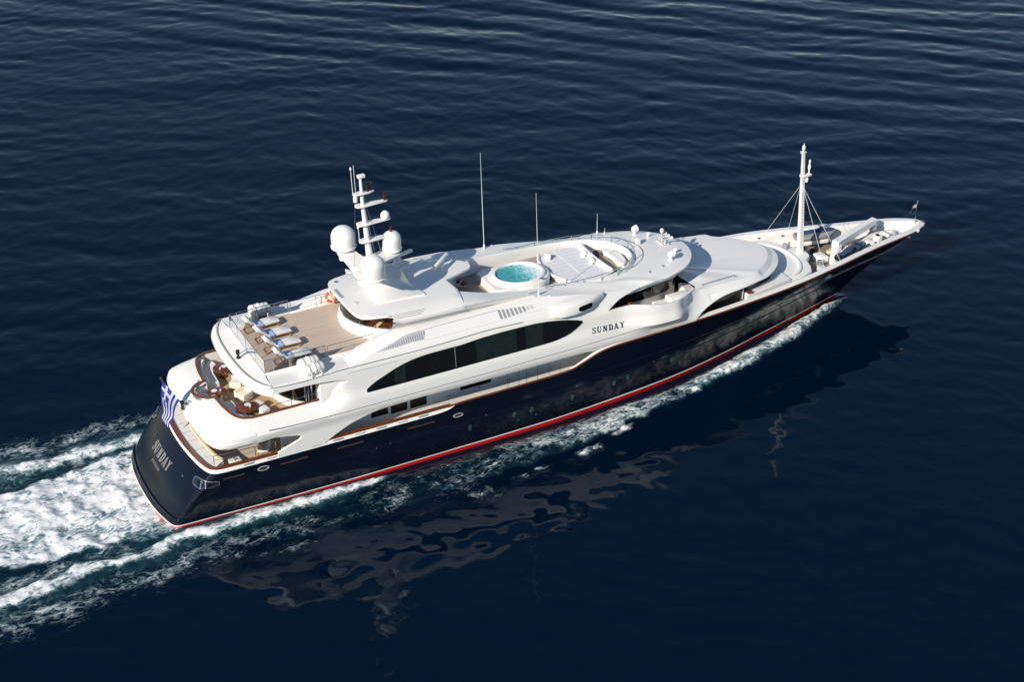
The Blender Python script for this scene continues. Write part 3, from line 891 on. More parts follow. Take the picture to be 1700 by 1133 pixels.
# ---------------------------------------------------------------- aft brow of the sun deck
S = [zl([(6.0, 0), (6.0, -1.0), (6.0, -2), (6.1, -3.0), (6.2, -3.5), (6.3, -3.8), (6.32, -3.9)], 7.12),
     zl([(5.12, 0), (5.14, -1.0), (5.2, -1.9), (5.34, -2.8), (5.52, -3.45), (5.78, -3.95), (6.32, -4.38)], 7.06),
     zl([(5.0, 0), (5.02, -1.0), (5.08, -1.93), (5.22, -2.88), (5.42, -3.55), (5.72, -4.08), (6.32, -4.53)], 7.28),
     zl([(5.08, 0), (5.1, -1.0), (5.16, -1.9), (5.30, -2.84), (5.50, -3.5), (5.78, -4.02), (6.32, -4.47)], 7.52),
     zl([(5.3, 0), (5.32, -1.0), (5.38, -1.9), (5.52, -2.8), (5.7, -3.42), (5.96, -3.92), (6.32, -4.36)], 7.66),
     zl([(5.38, 0), (5.40, -1.0), (5.46, -1.9), (5.60, -2.78), (5.78, -3.38), (6.02, -3.86), (6.32, -4.30)], 7.62),
     zl([(5.44, 0), (5.46, -1.0), (5.52, -1.9), (5.66, -2.76), (5.84, -3.34), (6.06, -3.80), (6.32, -4.24)], 7.645),
     zl([(6.1, 0), (6.12, -1.0), (6.18, -1.85), (6.24, -2.5), (6.28, -2.9), (6.3, -3.1), (6.32, -3.3)], 7.70),
     zl([(6.42, 0), (6.42, -1.0), (6.42, -1.85), (6.42, -2.5), (6.42, -2.75), (6.42, -2.9), (6.42, -3.0)], 7.72)]
sdb = brow(S, 'sun_deck_brow', ends=-4.3)
m = MB()
r = [(5.40, 0), (5.42, -1.0), (5.48, -1.9), (5.62, -2.78), (5.80, -3.38), (6.03, -3.86), (6.32, -4.30)]
st = smooth_path([(x, y, 0) for x, y in r], 4)
st = [(p[0], p[1], 7.655) for p in st]
full = st[::-1] + [(p[0], -p[1], p[2]) for p in st[1:]]
part(m.tube(full, .028, 6), 'seam', GROOVE, sdb)
# sun deck: white margin ledges and teak
m = MB()
half = [(6.05, 0), (6.1, -2.9), (6.32, -4.3), (10.0, -4.34), (16, -4.3), (24, -4.2), (30, -3.85), (33.5, -3.3), (34.6, -2.4), (35.2, -1.2), (35.4, 0)]
m.prism(both(half), 7.30, 7.58)
part(m, 'sun_deck', WHITE, smooth=0)
for side in (-1, 1):
    m = MB()
    m.prism([(x, y * side) for x, y in [(6.32, -3.02), (14.5, -3.02), (14.5, -4.15), (10, -4.36), (6.32, -4.38)]], 7.5, 7.64)
    part(m, 'side_ledge', WHITE, bevel=.02)
m = MB()
m.prism([(6.44, -2.98), (15.2, -2.98), (15.2, 2.98), (6.44, 2.98)], 7.6, 7.725)
part(m, 'teak_deck', TEAKDECK, smooth=0)
for side in (-1, 1):
    m = MB().box(6.44, 10.2, min(side * 2.98, side * 3.08), max(side * 2.98, side * 3.08), 7.6, 7.80, bev=.03)
    part(m, 'deck_kerb', WHITE)
    m = MB().box(10.2, 13.6, min(side * 2.9, side * 3.0), max(side * 2.9, side * 3.0), 7.6, 7.82, bev=.03)
    part(m, 'deck_kerb', WHITE)
part(MB().lathe([(.06, 0), (.06, .012)], (9.95, -.72, 7.725), 12), 'deck_drain', GREY)
# wing bulwarks sweeping up from the deck edge to the hardtop: shelf on top of the shell, inner face
T_IN = [(10.97, -3.30, 7.72), (11.35, -3.30, 7.94)] + [(11.84, -3.24, 8.13)] + [(12.39, -3.20, 8.28), (12.88, -3.20, 8.44), (13.53, -3.20, 8.61), (14.22, -3.20, 8.72)] + [(15.05, -3.22, 8.67)] + [(16.82, -3.25, 8.64), (18.66, -3.25, 8.64)] + [(20.92, -3.28, 8.63)] + [(23.19, -3.38, 8.66)]
for side in (-1, 1):
    out = [(x, -yshell(x, z), z) for x, z in EL + TOP_F[:1]]
    A_ = resample(out, 40)
    B_ = resample(T_IN + [(24.3, -3.81, 8.58)], 40)
    C_ = [((a[0] + b[0]) / 2, (a[1] + b[1]) / 2, (a[2] + b[2]) / 2 + .05) for a, b in zip(A_, B_)]
    D_ = [(b[0], b[1] + .06, b[2] - .05) for b in B_]
    E_ = [(b[0], b[1] + .10, 7.6) for b in B_]
    f = lambda r: [(p[0], p[1] * side, p[2]) for p in r]
    m = MB().grid([f(A_), f(C_), f(B_), f(D_), f(E_)])
    part(m, 'wing_bulwark', WHITE, smooth=55)
# ---------------------------------------------------------------- hardtop over the bar, roof sides, coaming round the well, wheelhouse roof
CREST = [(14.11, -3.55, 9.25), (14.81, -3.55, 9.22), (15.92, -3.55, 9.19), (17.27, -3.55, 9.20), (18.52, -3.55, 9.20), (19.83, -3.55, 9.14), (20.78, -3.55, 9.08)] + [(22.25, -3.52, 8.91)] + [(23.12, -3.50, 8.79)]
HT_E = [(12.28, 0), (12.28, -.6), (12.29, -1.2), (12.33, -1.7), (12.42, -2.15), (12.62, -2.5), (13.0, -2.7), (13.5, -2.82), (14.0, -2.93), (14.35, -3.02)]
def ht_z(x, y):
    return 9.60 - 0.10 * (abs(y) / 2.8) ** 2 - .02 * max(0, x - 15)
# hardtop sheet: aft edge, sides out to the crest lines, asymmetric front lobe
st_side = [(x, y, ht_z(x, y)) for x, y in HT_E] + [(14.30, -3.35, 9.34)] + CREST[:5]
outl = [(p[0], p[1]) for p in st_side] + [(18.75, -3.52)] + [(19.05, -1.9), (18.9, -.55), (19.6, -.32), (20.4, .0), (20.85, .18), (21.07, .45), (21.12, .85), (20.95, 1.2), (20.6, 1.55), (20.25, 1.87), (19.6, 1.95), (19.05, 2.0), (18.75, 3.52)]
outl += [(p[0], -p[1]) for p in reversed(st_side[1:])]
def roof_z(x, y):
    a = abs(y)
    if a < 2.6 or x < 14.2: return ht_z(x, min(a, 2.9))
    zc = interp(x, [(14, 9.24), (16, 9.19), (18.4, 9.14), (20, 9.0), (23, 8.8)])
    t = (a - 2.6) / .95
    return ht_z(x, 2.6) + (zc - ht_z(x, 2.6)) * t ** 1.4
m = MB()
sheet(m, outl, lambda x, y: (x, y, roof_z(x, y)), step=.4)
n = len(outl)
def low(x, y): return roof_z(x, y) - .16
m.add([(x, y, roof_z(x, y)) for x, y in outl] + [(x, y, low(x, y)) for x, y in outl], [[i, (i + 1) % n, (i + 1) % n + n, i + n] for i in range(n)])
sheet(m, outl, lambda x, y: (x, y, low(x, y)), step=.8)
hardtop = part(m, 'hardtop', WHITE, smooth=35)
md = hardtop.modifiers.new('bevel', 'BEVEL'); md.width = .035; md.segments = 2; md.limit_method = 'ANGLE'; md.angle_limit = R(50)
# grey non-slip panel, small hatches and grooves on it
m = MB().prism([(12.42, .05), (12.42, 1.25), (12.62, 1.25), (12.62, .05)], lambda x, y: ht_z(x, y) - .02, lambda x, y: ht_z(x, y) + .008)
part(m, 'vent_panel', GREY, hardtop)
for x, y in ((12.95, 2.15), (12.95, -.9)):
    part(MB().lathe([(.13, 0), (.13, .03), (.08, .05)], (x, y, ht_z(x, y)), 14), 'deck_light', STEEL if y > 0 else PALEGREY, hardtop)
for k in range(3):
    m = MB()
    m.tube([(14.0 + .1 * k + (2.4 - .3 * k) * q / 8, -3.02 - .13 * k - .03 * q / 8, roof_z(14.0 + .1 * k + (2.4 - .3 * k) * q / 8, -3.02 - .13 * k) + .002) for q in range(9)], .014, 4)
    part(m, 'seam', GROOVE, hardtop)
# undercut strip below the crest, both sides, and roof slope from crest to the well edge
CO = CREST[6:]
O_ST = CREST[4:] + [(x, -yshell(x, z) - .01, z + .006) for x, z in TOP_F] + [(x, -yshell(x, z) - .01, z + .006) for x, z in EYE_UP if x > 30]
ROOF_E = [(29.91, -4.07, 7.60), (31.16, -3.75, 7.60), (32.55, -3.59, 7.60), (33.82, -3.35, 7.60), (34.52, -3.17, 7.60), (35.22, -2.79, 7.60), (35.87, -2.10, 7.60), (36.30, -1.22, 7.60), (36.47, -0.68, 7.60)]
O_FR = [(31.8, -3.78, 7.72), (32.6, -3.66, 7.63), (33.6, -3.36, 7.62), (34.6, -2.9, 7.61), (35.3, -2.35, 7.60), (35.85, -1.7, 7.60), (36.2, -1.0, 7.6), (36.35, -.4, 7.6), (36.38, 0, 7.6)]
I_ST = [(18.9, -1.95, 9.42), (19.6, -2.1, 9.24), (20.4, -2.25, 9.06), (21.4, -2.38, 8.86), (22.7, -2.52, 8.7), (24.1, -2.62, 8.56), (25.5, -2.70, 8.44), (27, -2.75, 8.34), (28.2, -2.72, 8.28), (29, -2.62, 8.25), (29.8, -2.4, 8.24), (30.5, -2.08, 8.23), (31.1, -1.65, 8.22), (31.5, -1.18, 8.22), (31.8, -.6, 8.22), (31.9, 0, 8.22)]
NS = 90
O_ = resample(smooth_path(O_ST + O_FR, 3), NS)
# parametrise inner ring so that the two ends and the nose correspond
I_ = resample(smooth_path(I_ST, 4), NS)
rows = []
lipw = lambda k: .16
def lerp3(a, b, t): return tuple(a[i] + (b[i] - a[i]) * t for i in range(3))
R0 = [(p[0], p[1], 7.6) for p in I_]                                # foot of the well wall
R1 = I_
R2, R3, Rm = [], [], []
for k in range(NS):
    i, o = I_[k], O_[k]
    d = Vector((o[0] - i[0], o[1] - i[1], 0)); L = d.length; d /= max(L, 1e-6)
    drop = .30 * sstep(26.5, 29.5, i[0])
    R2.append((i[0] + d.x * .15, i[1] + d.y * .15, i[2] + .01 - 0.0))
    R3.append((i[0] + d.x * .36, i[1] + d.y * .36, i[2] - drop - (1 - sstep(26.5, 29.5, i[0])) * .03))
rows = [R0, [(p[0], p[1], p[2] - .05) for p in R1], [lerp3(R1[k], R2[k], .3)[:2] + (R1[k][2] + .01,) for k in range(NS)], R2, R3]
for t in (.12, .25, .4, .55, .7, .83, .93, 1.0):
    r = []
    for k in range(NS):
        a, b = R3[k], O_[k]
        fr = sstep(29, 33, b[0])
        p = lerp3(a, b, t)
        z = a[2] + (b[2] - a[2]) * (t ** (1.25 + .9 * fr))
        r.append((p[0], p[1], z))
    rows.append(r)
# rounded brow under the roof edge
def outw(k):
    a, b = Vector(O_[max(k - 1, 0)][:2]), Vector(O_[min(k + 1, NS - 1)][:2])
    t = (b - a).normalized(); return Vector((-t.y, t.x)) * -1
under = []
for k in range(NS):
    o = O_[k]
    nv = outw(k)
    if o[0] < 23.4: under.append((o[0], -3.25 + 0.0, o[2] - .45))
    elif o[0] < 30.9: under.append((o[0], o[1] + .05, o[2] - .05))
    else: under.append((o[0] - nv.x * .02, o[1] - nv.y * .02, o[2] - .13))
rows.append([(a[0] * .5 + b[0] * .5 + outw(k).x * .0, a[1] * .5 + b[1] * .5, a[2] * .4 + b[2] * .6) for k, (a, b) in enumerate(zip(O_, under))])
rows.append(under)
inn = []
for k in range(NS):
    nv = outw(k); o = under[k]
    inn.append((o[0] - nv.x * .8, o[1] - nv.y * .8, o[2]) if O_[k][0] > 30.9 else (o[0], o[1] + .02, o[2] - .02))
rows.append(inn)
m = MB()
for side in (1, -1):
    m.grid([[(p[0], p[1] * side, p[2]) for p in r] for r in rows])
roof = part(m, 'wheelhouse_roof', WHITE, smooth=50)
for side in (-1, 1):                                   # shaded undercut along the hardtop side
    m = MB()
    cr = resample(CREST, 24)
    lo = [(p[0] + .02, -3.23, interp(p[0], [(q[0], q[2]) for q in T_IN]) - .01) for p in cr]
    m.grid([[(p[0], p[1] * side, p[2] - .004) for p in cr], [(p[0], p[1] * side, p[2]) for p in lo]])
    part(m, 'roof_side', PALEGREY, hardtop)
# floor of the well
half = [(15.2, 0), (15.2, -2.4), (19, -2.35), (22, -2.6), (26, -2.72), (29, -2.6), (30.5, -2.1), (31.4, -1.2), (31.85, 0)]
part(MB().prism(both(half), 7.5, 7.66), 'well_floor', plank_mat('grey_teak_planks', (0.30, 0.26, 0.22), (0.36, 0.31, 0.26), (.2, .17, .14)), smooth=0)
# rail round the coaming
m = MB()
rp = []
for p in I_[34:]:
    k = I_.index(p)
    nv = Vector((O_[k][0] - p[0], O_[k][1] - p[1])).normalized()
    rp.append((p[0] + nv.x * .30, p[1] + nv.y * .30, 8.56 if p[0] > 25.5 else 8.56 + (25.5 - p[0]) * .1))
fullr = rp + [(x, -y, z) for x, y, z in reversed(rp[:-1])]
m.tube(fullr, .026, 8)
for k in range(0, len(fullr), 8):
    x, y, z = fullr[k]
    m.tube([(x, y, z), (x, y, z - .5)], .03, 6)
part(m, 'guard_rail', STEEL, roof)

# jacuzzi
m = MB()
jx, jy = 24.2, 0.08
ell = lambda r, z, n=48, e=1.17: [(jx + r * e * math.cos(2 * math.pi * k / n), jy + r * math.sin(2 * math.pi * k / n), z) for k in range(n)]
m.grid([ell(1.72, 7.64), ell(1.72, 8.2), ell(1.66, 8.27), ell(1.5, 8.29), ell(1.46, 8.40), ell(1.40, 8.43), ell(1.30, 8.42), ell(1.27, 8.36), ell(1.2, 7.9), ell(.6, 7.75), ell(.05, 7.75)], closed=True)
POOLW = new_mat('pool_shell', (0.30, 0.62, 0.62), .4, var=.1)
jac = part(m, 'jacuzzi', WHITE, smooth=45)
m = MB()
m.grid([ell(1.265, 8.28), ell(1.0, 8.28), ell(.6, 8.28), ell(.02, 8.28)], closed=True)
def pool_mat():
    mm = bpy.data.materials.new('pool_water')
    mm.use_nodes = True
    n, l = mm.node_tree.nodes, mm.node_tree.links
    b = n['Principled BSDF']
    b.inputs['Roughness'].default_value = .06
    tc = n.new('ShaderNodeTexCoord')
    nz = n.new('ShaderNodeTexNoise'); nz.inputs['Scale'].default_value = 5; nz.inputs['Detail'].default_value = 8; nz.inputs['Distortion'].default_value = 1.2
    l.new(tc.outputs['Object'], nz.inputs[0])
    sx = n.new('ShaderNodeSeparateXYZ'); l.new(tc.outputs['Object'], sx.inputs[0])
    mr = n.new('ShaderNodeMapRange'); mr.inputs[1].default_value = -4.2; mr.inputs[2].default_value = -2.6; mr.inputs[3].default_value = -.22; mr.inputs[4].default_value = .2
    l.new(sx.outputs[0], mr.inputs[0])
    ad = n.new('ShaderNodeMath'); l.new(nz.outputs[0], ad.inputs[0]); l.new(mr.outputs[0], ad.inputs[1])
    cr = n.new('ShaderNodeValToRGB')
    e = cr.color_ramp.elements
    e[0].position = .30; e[0].color = (0.04, 0.32, 0.35, 1)
    e[1].position = .72; e[1].color = (0.75, 0.85, 0.83, 1)
    q = cr.color_ramp.elements.new(.5); q.color = (0.20, 0.58, 0.60, 1)
    l.new(ad.outputs[0], cr.inputs[0]); l.new(cr.outputs[0], b.inputs['Base Color'])
    bu = n.new('ShaderNodeBump'); bu.inputs['Strength'].default_value = .6; bu.inputs['Distance'].default_value = .05
    l.new(nz.outputs[0], bu.inputs['Height']); l.new(bu.outputs[0], b.inputs['Normal'])
    return mm
part(m, 'bath_water', pool_mat(), jac)
# boarding step block aft of the tub
m = MB()
m.prism([(22.0, 1.55), (22.0, -1.05), (22.6, -1.3), (23.4, -1.5), (23.4, 1.7), (22.6, 1.75)], 7.64, 8.22)
part(m, 'tub_step', WHITE, jac, bevel=.05)
m = MB().box(23.4, 26.9, -2.45, -1.5, 7.62, 7.95, bev=.05)
part(m, 'tub_step', WHITE, jac)
m = MB().box(24.9, 25.2, -1.42, -1.32, 8.42, 8.5, bev=.02)
part(m, 'tub_tap', STEEL, jac)
# sunpad
PAD = [(26.52, 1.67, 8.02), (27.07, 0.97, 8.02), (27.16, 0.46, 8.02), (27.07, -0.09, 8.02), (26.85, -0.75, 8.02), (26.76, -1.34, 8.02), (26.87, -1.75, 8.02)] + [(28.11, -1.69, 8.02), (29.33, -1.47, 8.02), (29.96, -1.29, 8.02)] + [(30.15, -0.37, 8.02), (30.06, 0.52, 8.02), (30.09, 1.27, 8.02), (30.26, 1.95, 8.02)] + [(29.70, 2.28, 8.02), (28.58, 2.59, 8.02), (27.44, 2.79, 8.02), (26.32, 2.49, 8.02)]
PADXY = [(27.3, 2.3), (26.55, 1.9), (26.25, 1.2), (26.2, .3), (26.25, -.6), (26.5, -1.4), (26.9, -2.0), (27.4, -2.42), (28.2, -2.42), (29.0, -2.28), (29.7, -1.98), (29.55, -1.0), (29.45, 0), (29.55, 1.0), (29.7, 1.98), (29.0, 2.28), (28.2, 2.42)]
m = MB()
m.prism(PADXY, 7.64, 8.02)
pad = part(m, 'sunpad', PADFAB, smooth=30, bevel=.06)
m = MB().box(27.85, 27.95, -2.3, 2.3, 8.015, 8.03)
part(m, 'pad_seam', FABRIC, pad)
m = MB()
cv = smooth_path([(29.72, -2.1, 8.12), (29.62, -1.0, 8.12), (29.58, 0, 8.12), (29.62, 1.0, 8.12), (29.72, 2.1, 8.12)], 5)
m.tube(cv, [.06] + [.17] * (len(cv) - 2) + [.06], 10)
part(m, 'backrest_bolster', FABRIC, pad)
m = MB()
cv = smooth_path([(26.75, 2.15, 8.05), (26.3, 1.3, 8.05), (26.15, 0.2, 8.05), (26.2, -.7, 8.05), (26.6, -1.7, 8.05)], 5)
m.tube(cv, .10, 8)
part(m, 'pad_edge', WHITE, pad)
part(MB().box(26.35, 27.1, -2.5, -2.0, 7.64, 8.1, bev=.05), 'pad_locker', WHITE, pad)
# helm seat forward of the pad
m = MB()
m.prism([(31.0, -1.35), (31.45, -.8), (31.62, 0), (31.45, .8), (31.0, 1.35), (30.75, .9), (30.9, 0), (30.75, -.9)], 7.66, 7.98)
part(m, 'curved_seat', FABRIC, bevel=.05)
part(MB().box(30.05, 30.35, .6, 1.0, 7.66, 8.1, bev=.04), 'speaker_box', SMOKE)

# ---------------------------------------------------------------- wheelhouse under the roof
WH = [(26.5, -3.05), (30.5, -3.05), (32.2, -2.95), (33.3, -2.7), (34.2, -2.2), (34.8, -1.5), (35.1, -.7), (35.2, 0)]
wh = smooth_path([(x, y, 0) for x, y in WH], 4)
whf = [(p[0], p[1]) for p in wh] + [(p[0], -p[1]) for p in reversed(wh[:-1])]
def scale_wh(k): return [(26.5 + (x - 26.5) * (1 + k * .03), y * (1 + .055 * k)) for x, y in whf]
m = MB().grid([[(x, y, 4.95) for x, y in scale_wh(0)], [(x, y, 6.05) for x, y in scale_wh(0)], [(x, y, 6.12) for x, y in scale_wh(.35)], [(x, y, 7.42) for x, y in scale_wh(.9)]])
wheel = part(m, 'wheelhouse_wall', WHITE, smooth=50)
m = MB()
a, b = scale_wh(.42), scale_wh(.93)
m.grid([[(x, y, 6.16) for x, y in a], [(x, y, 7.44) for x, y in b]])
wsh = part(m, 'wheelhouse_window', BLACKGLASS, wheel, smooth=60)
NW = len(whf)
for k in range(3, NW, 4):
    m = MB()
    p, q = a[k], b[k]
    c = Vector((30, 0))
    d1 = (Vector(p) - c).normalized() * .012; d2 = (Vector(q) - c).normalized() * .012
    t = Vector((-d1.y, d1.x)) * 3
    m.add([(p[0] + d1.x + t.x, p[1] + d1.y + t.y, 6.16), (p[0] + d1.x - t.x, p[1] + d1.y - t.y, 6.16), (q[0] + d2.x - t.x, q[1] + d2.y - t.y, 7.44), (q[0] + d2.x + t.x, q[1] + d2.y + t.y, 7.44)], [[0, 1, 2, 3]])
    part(m, 'mullion', GREY, wsh, smooth=0)
for side in (-1, 1):                                   # lifeboat-deck fittings on the wing: white steps, mahogany boxes
    part(MB().box(33.0, 34.6, min(side * 3.1, side * 3.9), max(side * 3.1, side * 3.9), 4.95, 6.12, bev=.08), 'wing_step', WHITE)
    part(MB().box(32.0, 33.0, min(side * 3.15, side * 4.1), max(side * 3.15, side * 4.1), 4.95, 5.9, bev=.08), 'wing_step', WHITE)
    part(MB().box(29.0, 29.5, min(side * 3.7, side * 4.1), max(side * 3.7, side * 4.1), 4.95, 6.62, bev=.06), 'fender_box', MAHOG)
    part(MB().box(29.9, 30.2, min(side * 3.6, side * 3.9), max(side * 3.6, side * 3.9), 4.95, 6.62, bev=.06), 'fender_box', MAHOG)
    part(MB().tube([(31.9, side * 4.55, 4.95), (31.9, side * 4.55, 6.5)], .3, 12), 'wing_console', WHITE)

# ---------------------------------------------------------------- forward roof (over the owner's suite) and its brim
BLOW = [(35.05, -4.42, 4.95)] + [(35.90, -4.32, 5.37)] + [(37.06, -4.12, 5.56)] + [(38.70, -3.92, 5.61)] + [(39.86, -3.62, 5.57)] + [(40.9, -3.25, 5.46), (41.9, -2.62, 5.42), (42.7, -1.92, 5.4), (43.3, -1.1, 5.4), (43.55, -.5, 5.4), (43.62, 0, 5.4)]
BTOP = [(35.35, -3.72, 6.21)] + [(36.26, -3.60, 6.11)] + [(37.64, -3.50, 6.03)] + [(39.18, -3.32, 5.91)] + [(40.19, -3.10, 5.91)] + [(40.5, -2.75, 5.86), (41.35, -2.2, 5.82), (42.05, -1.55, 5.8), (42.5, -.95, 5.78), (42.78, -.45, 5.78), (42.85, 0, 5.78)]
NB = 60
bl = resample(smooth_path(BLOW, 4), NB); bt = resample(smooth_path(BTOP, 4), NB)
rows = []
for k2 in range(2): pass
inner = [(p[0] - .5, p[1] * .72, p[2] - .02) for p in bl]
r_mid = []
rA = [lerp3(bl[k], bt[k], .08) for k in range(NB)]
rA = [(p[0] + .04 * sstep(39, 42, p[0]), p[1] - .02, p[2] + .02) for p in rA]
rB = [lerp3(bl[k], bt[k], .55) for k in range(NB)]
rB = [(p[0] + .02, p[1] - .01, p[2] - .05) for p in rB]
bt = [(p[0], p[1], p[2] + .05 * sstep(36, 40, p[0])) for p in bt]
rows = [inner, bl, rA, rB, bt]
for f_, dz in ((.9, .05), (.7, .10), (.4, .14), (0.02, .16)):
    rows.append([(35.0 + (p[0] - 35.0) * (f_ if p[0] > 35 else 1) + (0 if f_ > .1 else 0), p[1] * f_, p[2] + dz * sstep(34.8, 37.5, p[0]) - .12 * (1 - sstep(34.8, 37, p[0]))) for p in bt])
m = MB()
for side in (1, -1):
    m.grid([[(p[0], p[1] * side, p[2]) for p in r] for r in rows])
froof = part(m, 'forward_roof', WHITE, smooth=11)
# walkway recess with handrail along the starboard and port edges of that roof
for side in (-1, 1):
    m = MB()
    pts = [(35.72, -3.30, 6.26)][0], [(37.03, -3.20, 6.23)][0], [(38.37, -3.10, 6.19)][0]
    pts = [(p[0], p[1] * -side, p[2]) for p in pts]
    m.tube(pts, .024, 6)
    for p in pts: m.tube([p, (p[0], p[1], p[2] - .6)], .024, 6)
    part(m, 'hand_rail', STEEL, froof)
    part(MB().box(35.4, 40.0, min(side * 2.95, side * 3.02), max(side * 2.95, side * 3.02), 5.7, 6.0, bev=.03), 'walkway_kerb', WHITE, froof)
# dark suite windows below the brim
pl = [(34.6, -4.1), (36.0, -3.92), (37.5, -3.8), (39.0, -3.5), (40.2, -3.1), (41.3, -2.5), (42.2, -2.0), (42.8, -1.2), (43.05, -.5), (43.1, 0)]
pl = smooth_path([(x, y, 0) for x, y in pl], 4)
m = MB()
f2 = [(p[0], p[1]) for p in pl] + [(p[0], -p[1]) for p in reversed(pl[:-1])]
m.grid([[(x, y, 3.6) for x, y in f2], [(x, y, 5.42) for x, y in f2]])
fw = part(m, 'suite_wall', BLACKGLASS, smooth=50)
for x, y in ((38.7, -3.66), (41.9, -2.15), (38.7, 3.66), (41.9, 2.15)):
    part(MB().box(x - .03, x + .03, y - .03, y + .03, 4.6, 5.6), 'mullion', PALEGREY, fw)
for side in (-1, 1):
    m = MB()
    m.prism([(x, y * side) for x, y in [(38.9, -3.2), (38.9, -3.85), (39.6, -3.8), (41.0, -3.5), (43.0, -3.1), (43.0, -2.0), (41.5, -2.6), (40.3, -3.05)]], 3.7, lambda x, y: 4.98 - (x - 38.9) * .05)
    part(m, 'side_locker', WHITE, bevel=.05)
    part(MB().box(39.0, 39.35, min(side * 3.45, side * 3.9), max(side * 3.45, side * 3.9), 4.98, 5.1, bev=.02), 'locker_cushion', MAHOG)
# raised plinth forward of the suite, with the foremast at its nose
half = [(46.45, 0), (46.35, -.45), (46.1, -.75), (45.5, -1.9), (44.8, -2.75), (43.6, -3.1), (41.0, -3.1)]
half = [(41.0, 0)] + half[::-1]
m = MB().prism(both([(46.5, 0), (46.42, -.5), (46.2, -.85), (45.75, -1.1), (45.5, -1.9), (45.1, -2.6), (44.0, -3.0), (42.5, -3.1), (41.0, -3.1), (41.0, 0)]), 3.5, 4.62)
part(m, 'mast_plinth', WHITE, bevel=.06)
m = MB()
st = [(45.3 - 2.0 * (1 - math.cos(a)) - .0, -2.75 * math.sin(a)) for a in [math.pi * .5 * k / 16 for k in range(17)]]
full = [(x, y, 4.63) for x, y in st[::-1]] + [(x, -y, 4.63) for x, y in st[1:]]
m.grid([[(x, y, 4.60) for x, y, z in full], [(x, y, 4.74) for x, y, z in full], [(x - .12, y * .96, 4.75) for x, y, z in full], [(x - .13, y * .96, 4.60) for x, y, z in full]])
part(m, 'plinth_coaming', WHITE)
# foredeck
half = [(40.5, 0)] + [(x, min(-.1, hull_y(x, 3.62) + .05)) for x in (40.5, 42, 43.5, 45, 46.5, 48, 49.5, 51, 52.5, 53.8, 54.6, 55.2)] + [(55.6, 0)]
GREYDECK = plank_mat('weathered_deck_planks', (0.22, 0.18, 0.15), (0.28, 0.23, 0.19), (.14, .11, .09))
part(MB().prism(both(half), 3.4, 3.72), 'foredeck', GREYDECK, smooth=0)

for side in (-1, 1):                                   # wall closing the wing deck in front of the wheelhouse
    m = MB().prism([(x, y * side) for x, y in [(34.75, -2.0), (34.55, -3.75), (34.75, -3.85), (35.35, -3.7), (35.5, -2.0)]], 4.95, lambda x, y: 6.0 - .2 * max(0, x - 34.8))
    part(m, 'bridge_wall', WHITE, bevel=.04)
# ---------------------------------------------------------------- radar mast with its domes
def plate(m, poly, z0, z1): m.prism(poly, z0, z1)
m = MB()
# fairing on the hardtop, leg, raked pole
base = [(14.1, -1.55), (17.0, -1.75), (16.75, 0), (17.0, 1.75), (14.1, 1.55)]
top = [(13.85, -.32), (14.9, -.32), (15.1, 0), (14.9, .32), (13.85, .32)]
m.grid([[(x, y, 9.5) for x, y in base], [(x, y, 9.62) for x, y in base], [(14.6 + (x - 14.6) * .72, y * .55, 9.9) for x, y in base], [(14.45 + (x - 14.45) * .3, y * .24, 10.3) for x, y in base], [(x, y, 11.75) for x, y in top]], closed=True, cap=True)
pole = [(14.35, 0, 11.6), (14.22, 0, 13.0), (14.05, 0, 15.2), (13.98, 0, 17.0)]
m.tube(pole, [.24, .17, .12, .085], 12)
mast = part(m, 'radar_mast', WHITE, smooth=40)
# curved arms carrying the two side domes, forward arm for the third
m = MB()
for side in (-1, 1):
    rows = []
    for y, z, h, x0, x1 in ((.1, 11.2, .55, 13.4, 15.0), (.7, 11.35, .42, 13.35, 14.6), (1.3, 11.5, .28, 13.2, 14.25), (1.9, 11.58, .16, 13.05, 14.1), (2.5, 11.6, .12, 13.2, 13.95)):
        rows.append([(x0, side * y, z - h), (x1, side * y, z - h), (x1, side * y, z), (x0, side * y, z)])
    m.grid(rows, closed=True, cap=True)
rows = []
for x, z, h, w_ in ((14.3, 11.85, .5, .35), (15.2, 11.9, .3, .45), (16.1, 11.92, .14, .4)):
    rows.append([(x, -w_, z - h), (x, w_, z - h), (x, w_, z), (x, -w_, z)])
m.grid(rows, closed=True, cap=True)
part(m, 'dome_arm', WHITE, mast, bevel=.04)
def dome(x, y, z, r, h):
    m = MB()
    prof = [(r * .45, z), (r * .8, z + .06), (r * 1.04, z + .16), (r * 1.05, z + .26), (r * .985, z + .30), (r * 1.0, z + .36), (r * .985, z + .40), (r, z + .46)]
    hc = z + h - r * .92
    prof += [(r, hc)]
    for k in range(1, 11):
        a = k / 10 * math.pi / 2
        prof.append((max(.01, r * math.cos(a)), hc + r * .92 * math.sin(a)))
    m.lathe(prof, (x, y, 0), 32)
    return part(m, 'satellite_dome', WHITE, mast, smooth=50)
dome(13.58, 2.2, 11.58, .73, 1.52)
dome(13.58, -2.2, 11.58, .73, 1.60)
dome(15.75, 0, 11.9, .56, 1.34)
part(MB().lathe([(.05, 11.1), (.2, 11.15), (.22, 11.4), (.1, 11.5)], (13.3, 1.75, 0), 14), 'horn_speaker', WHITE, mast)
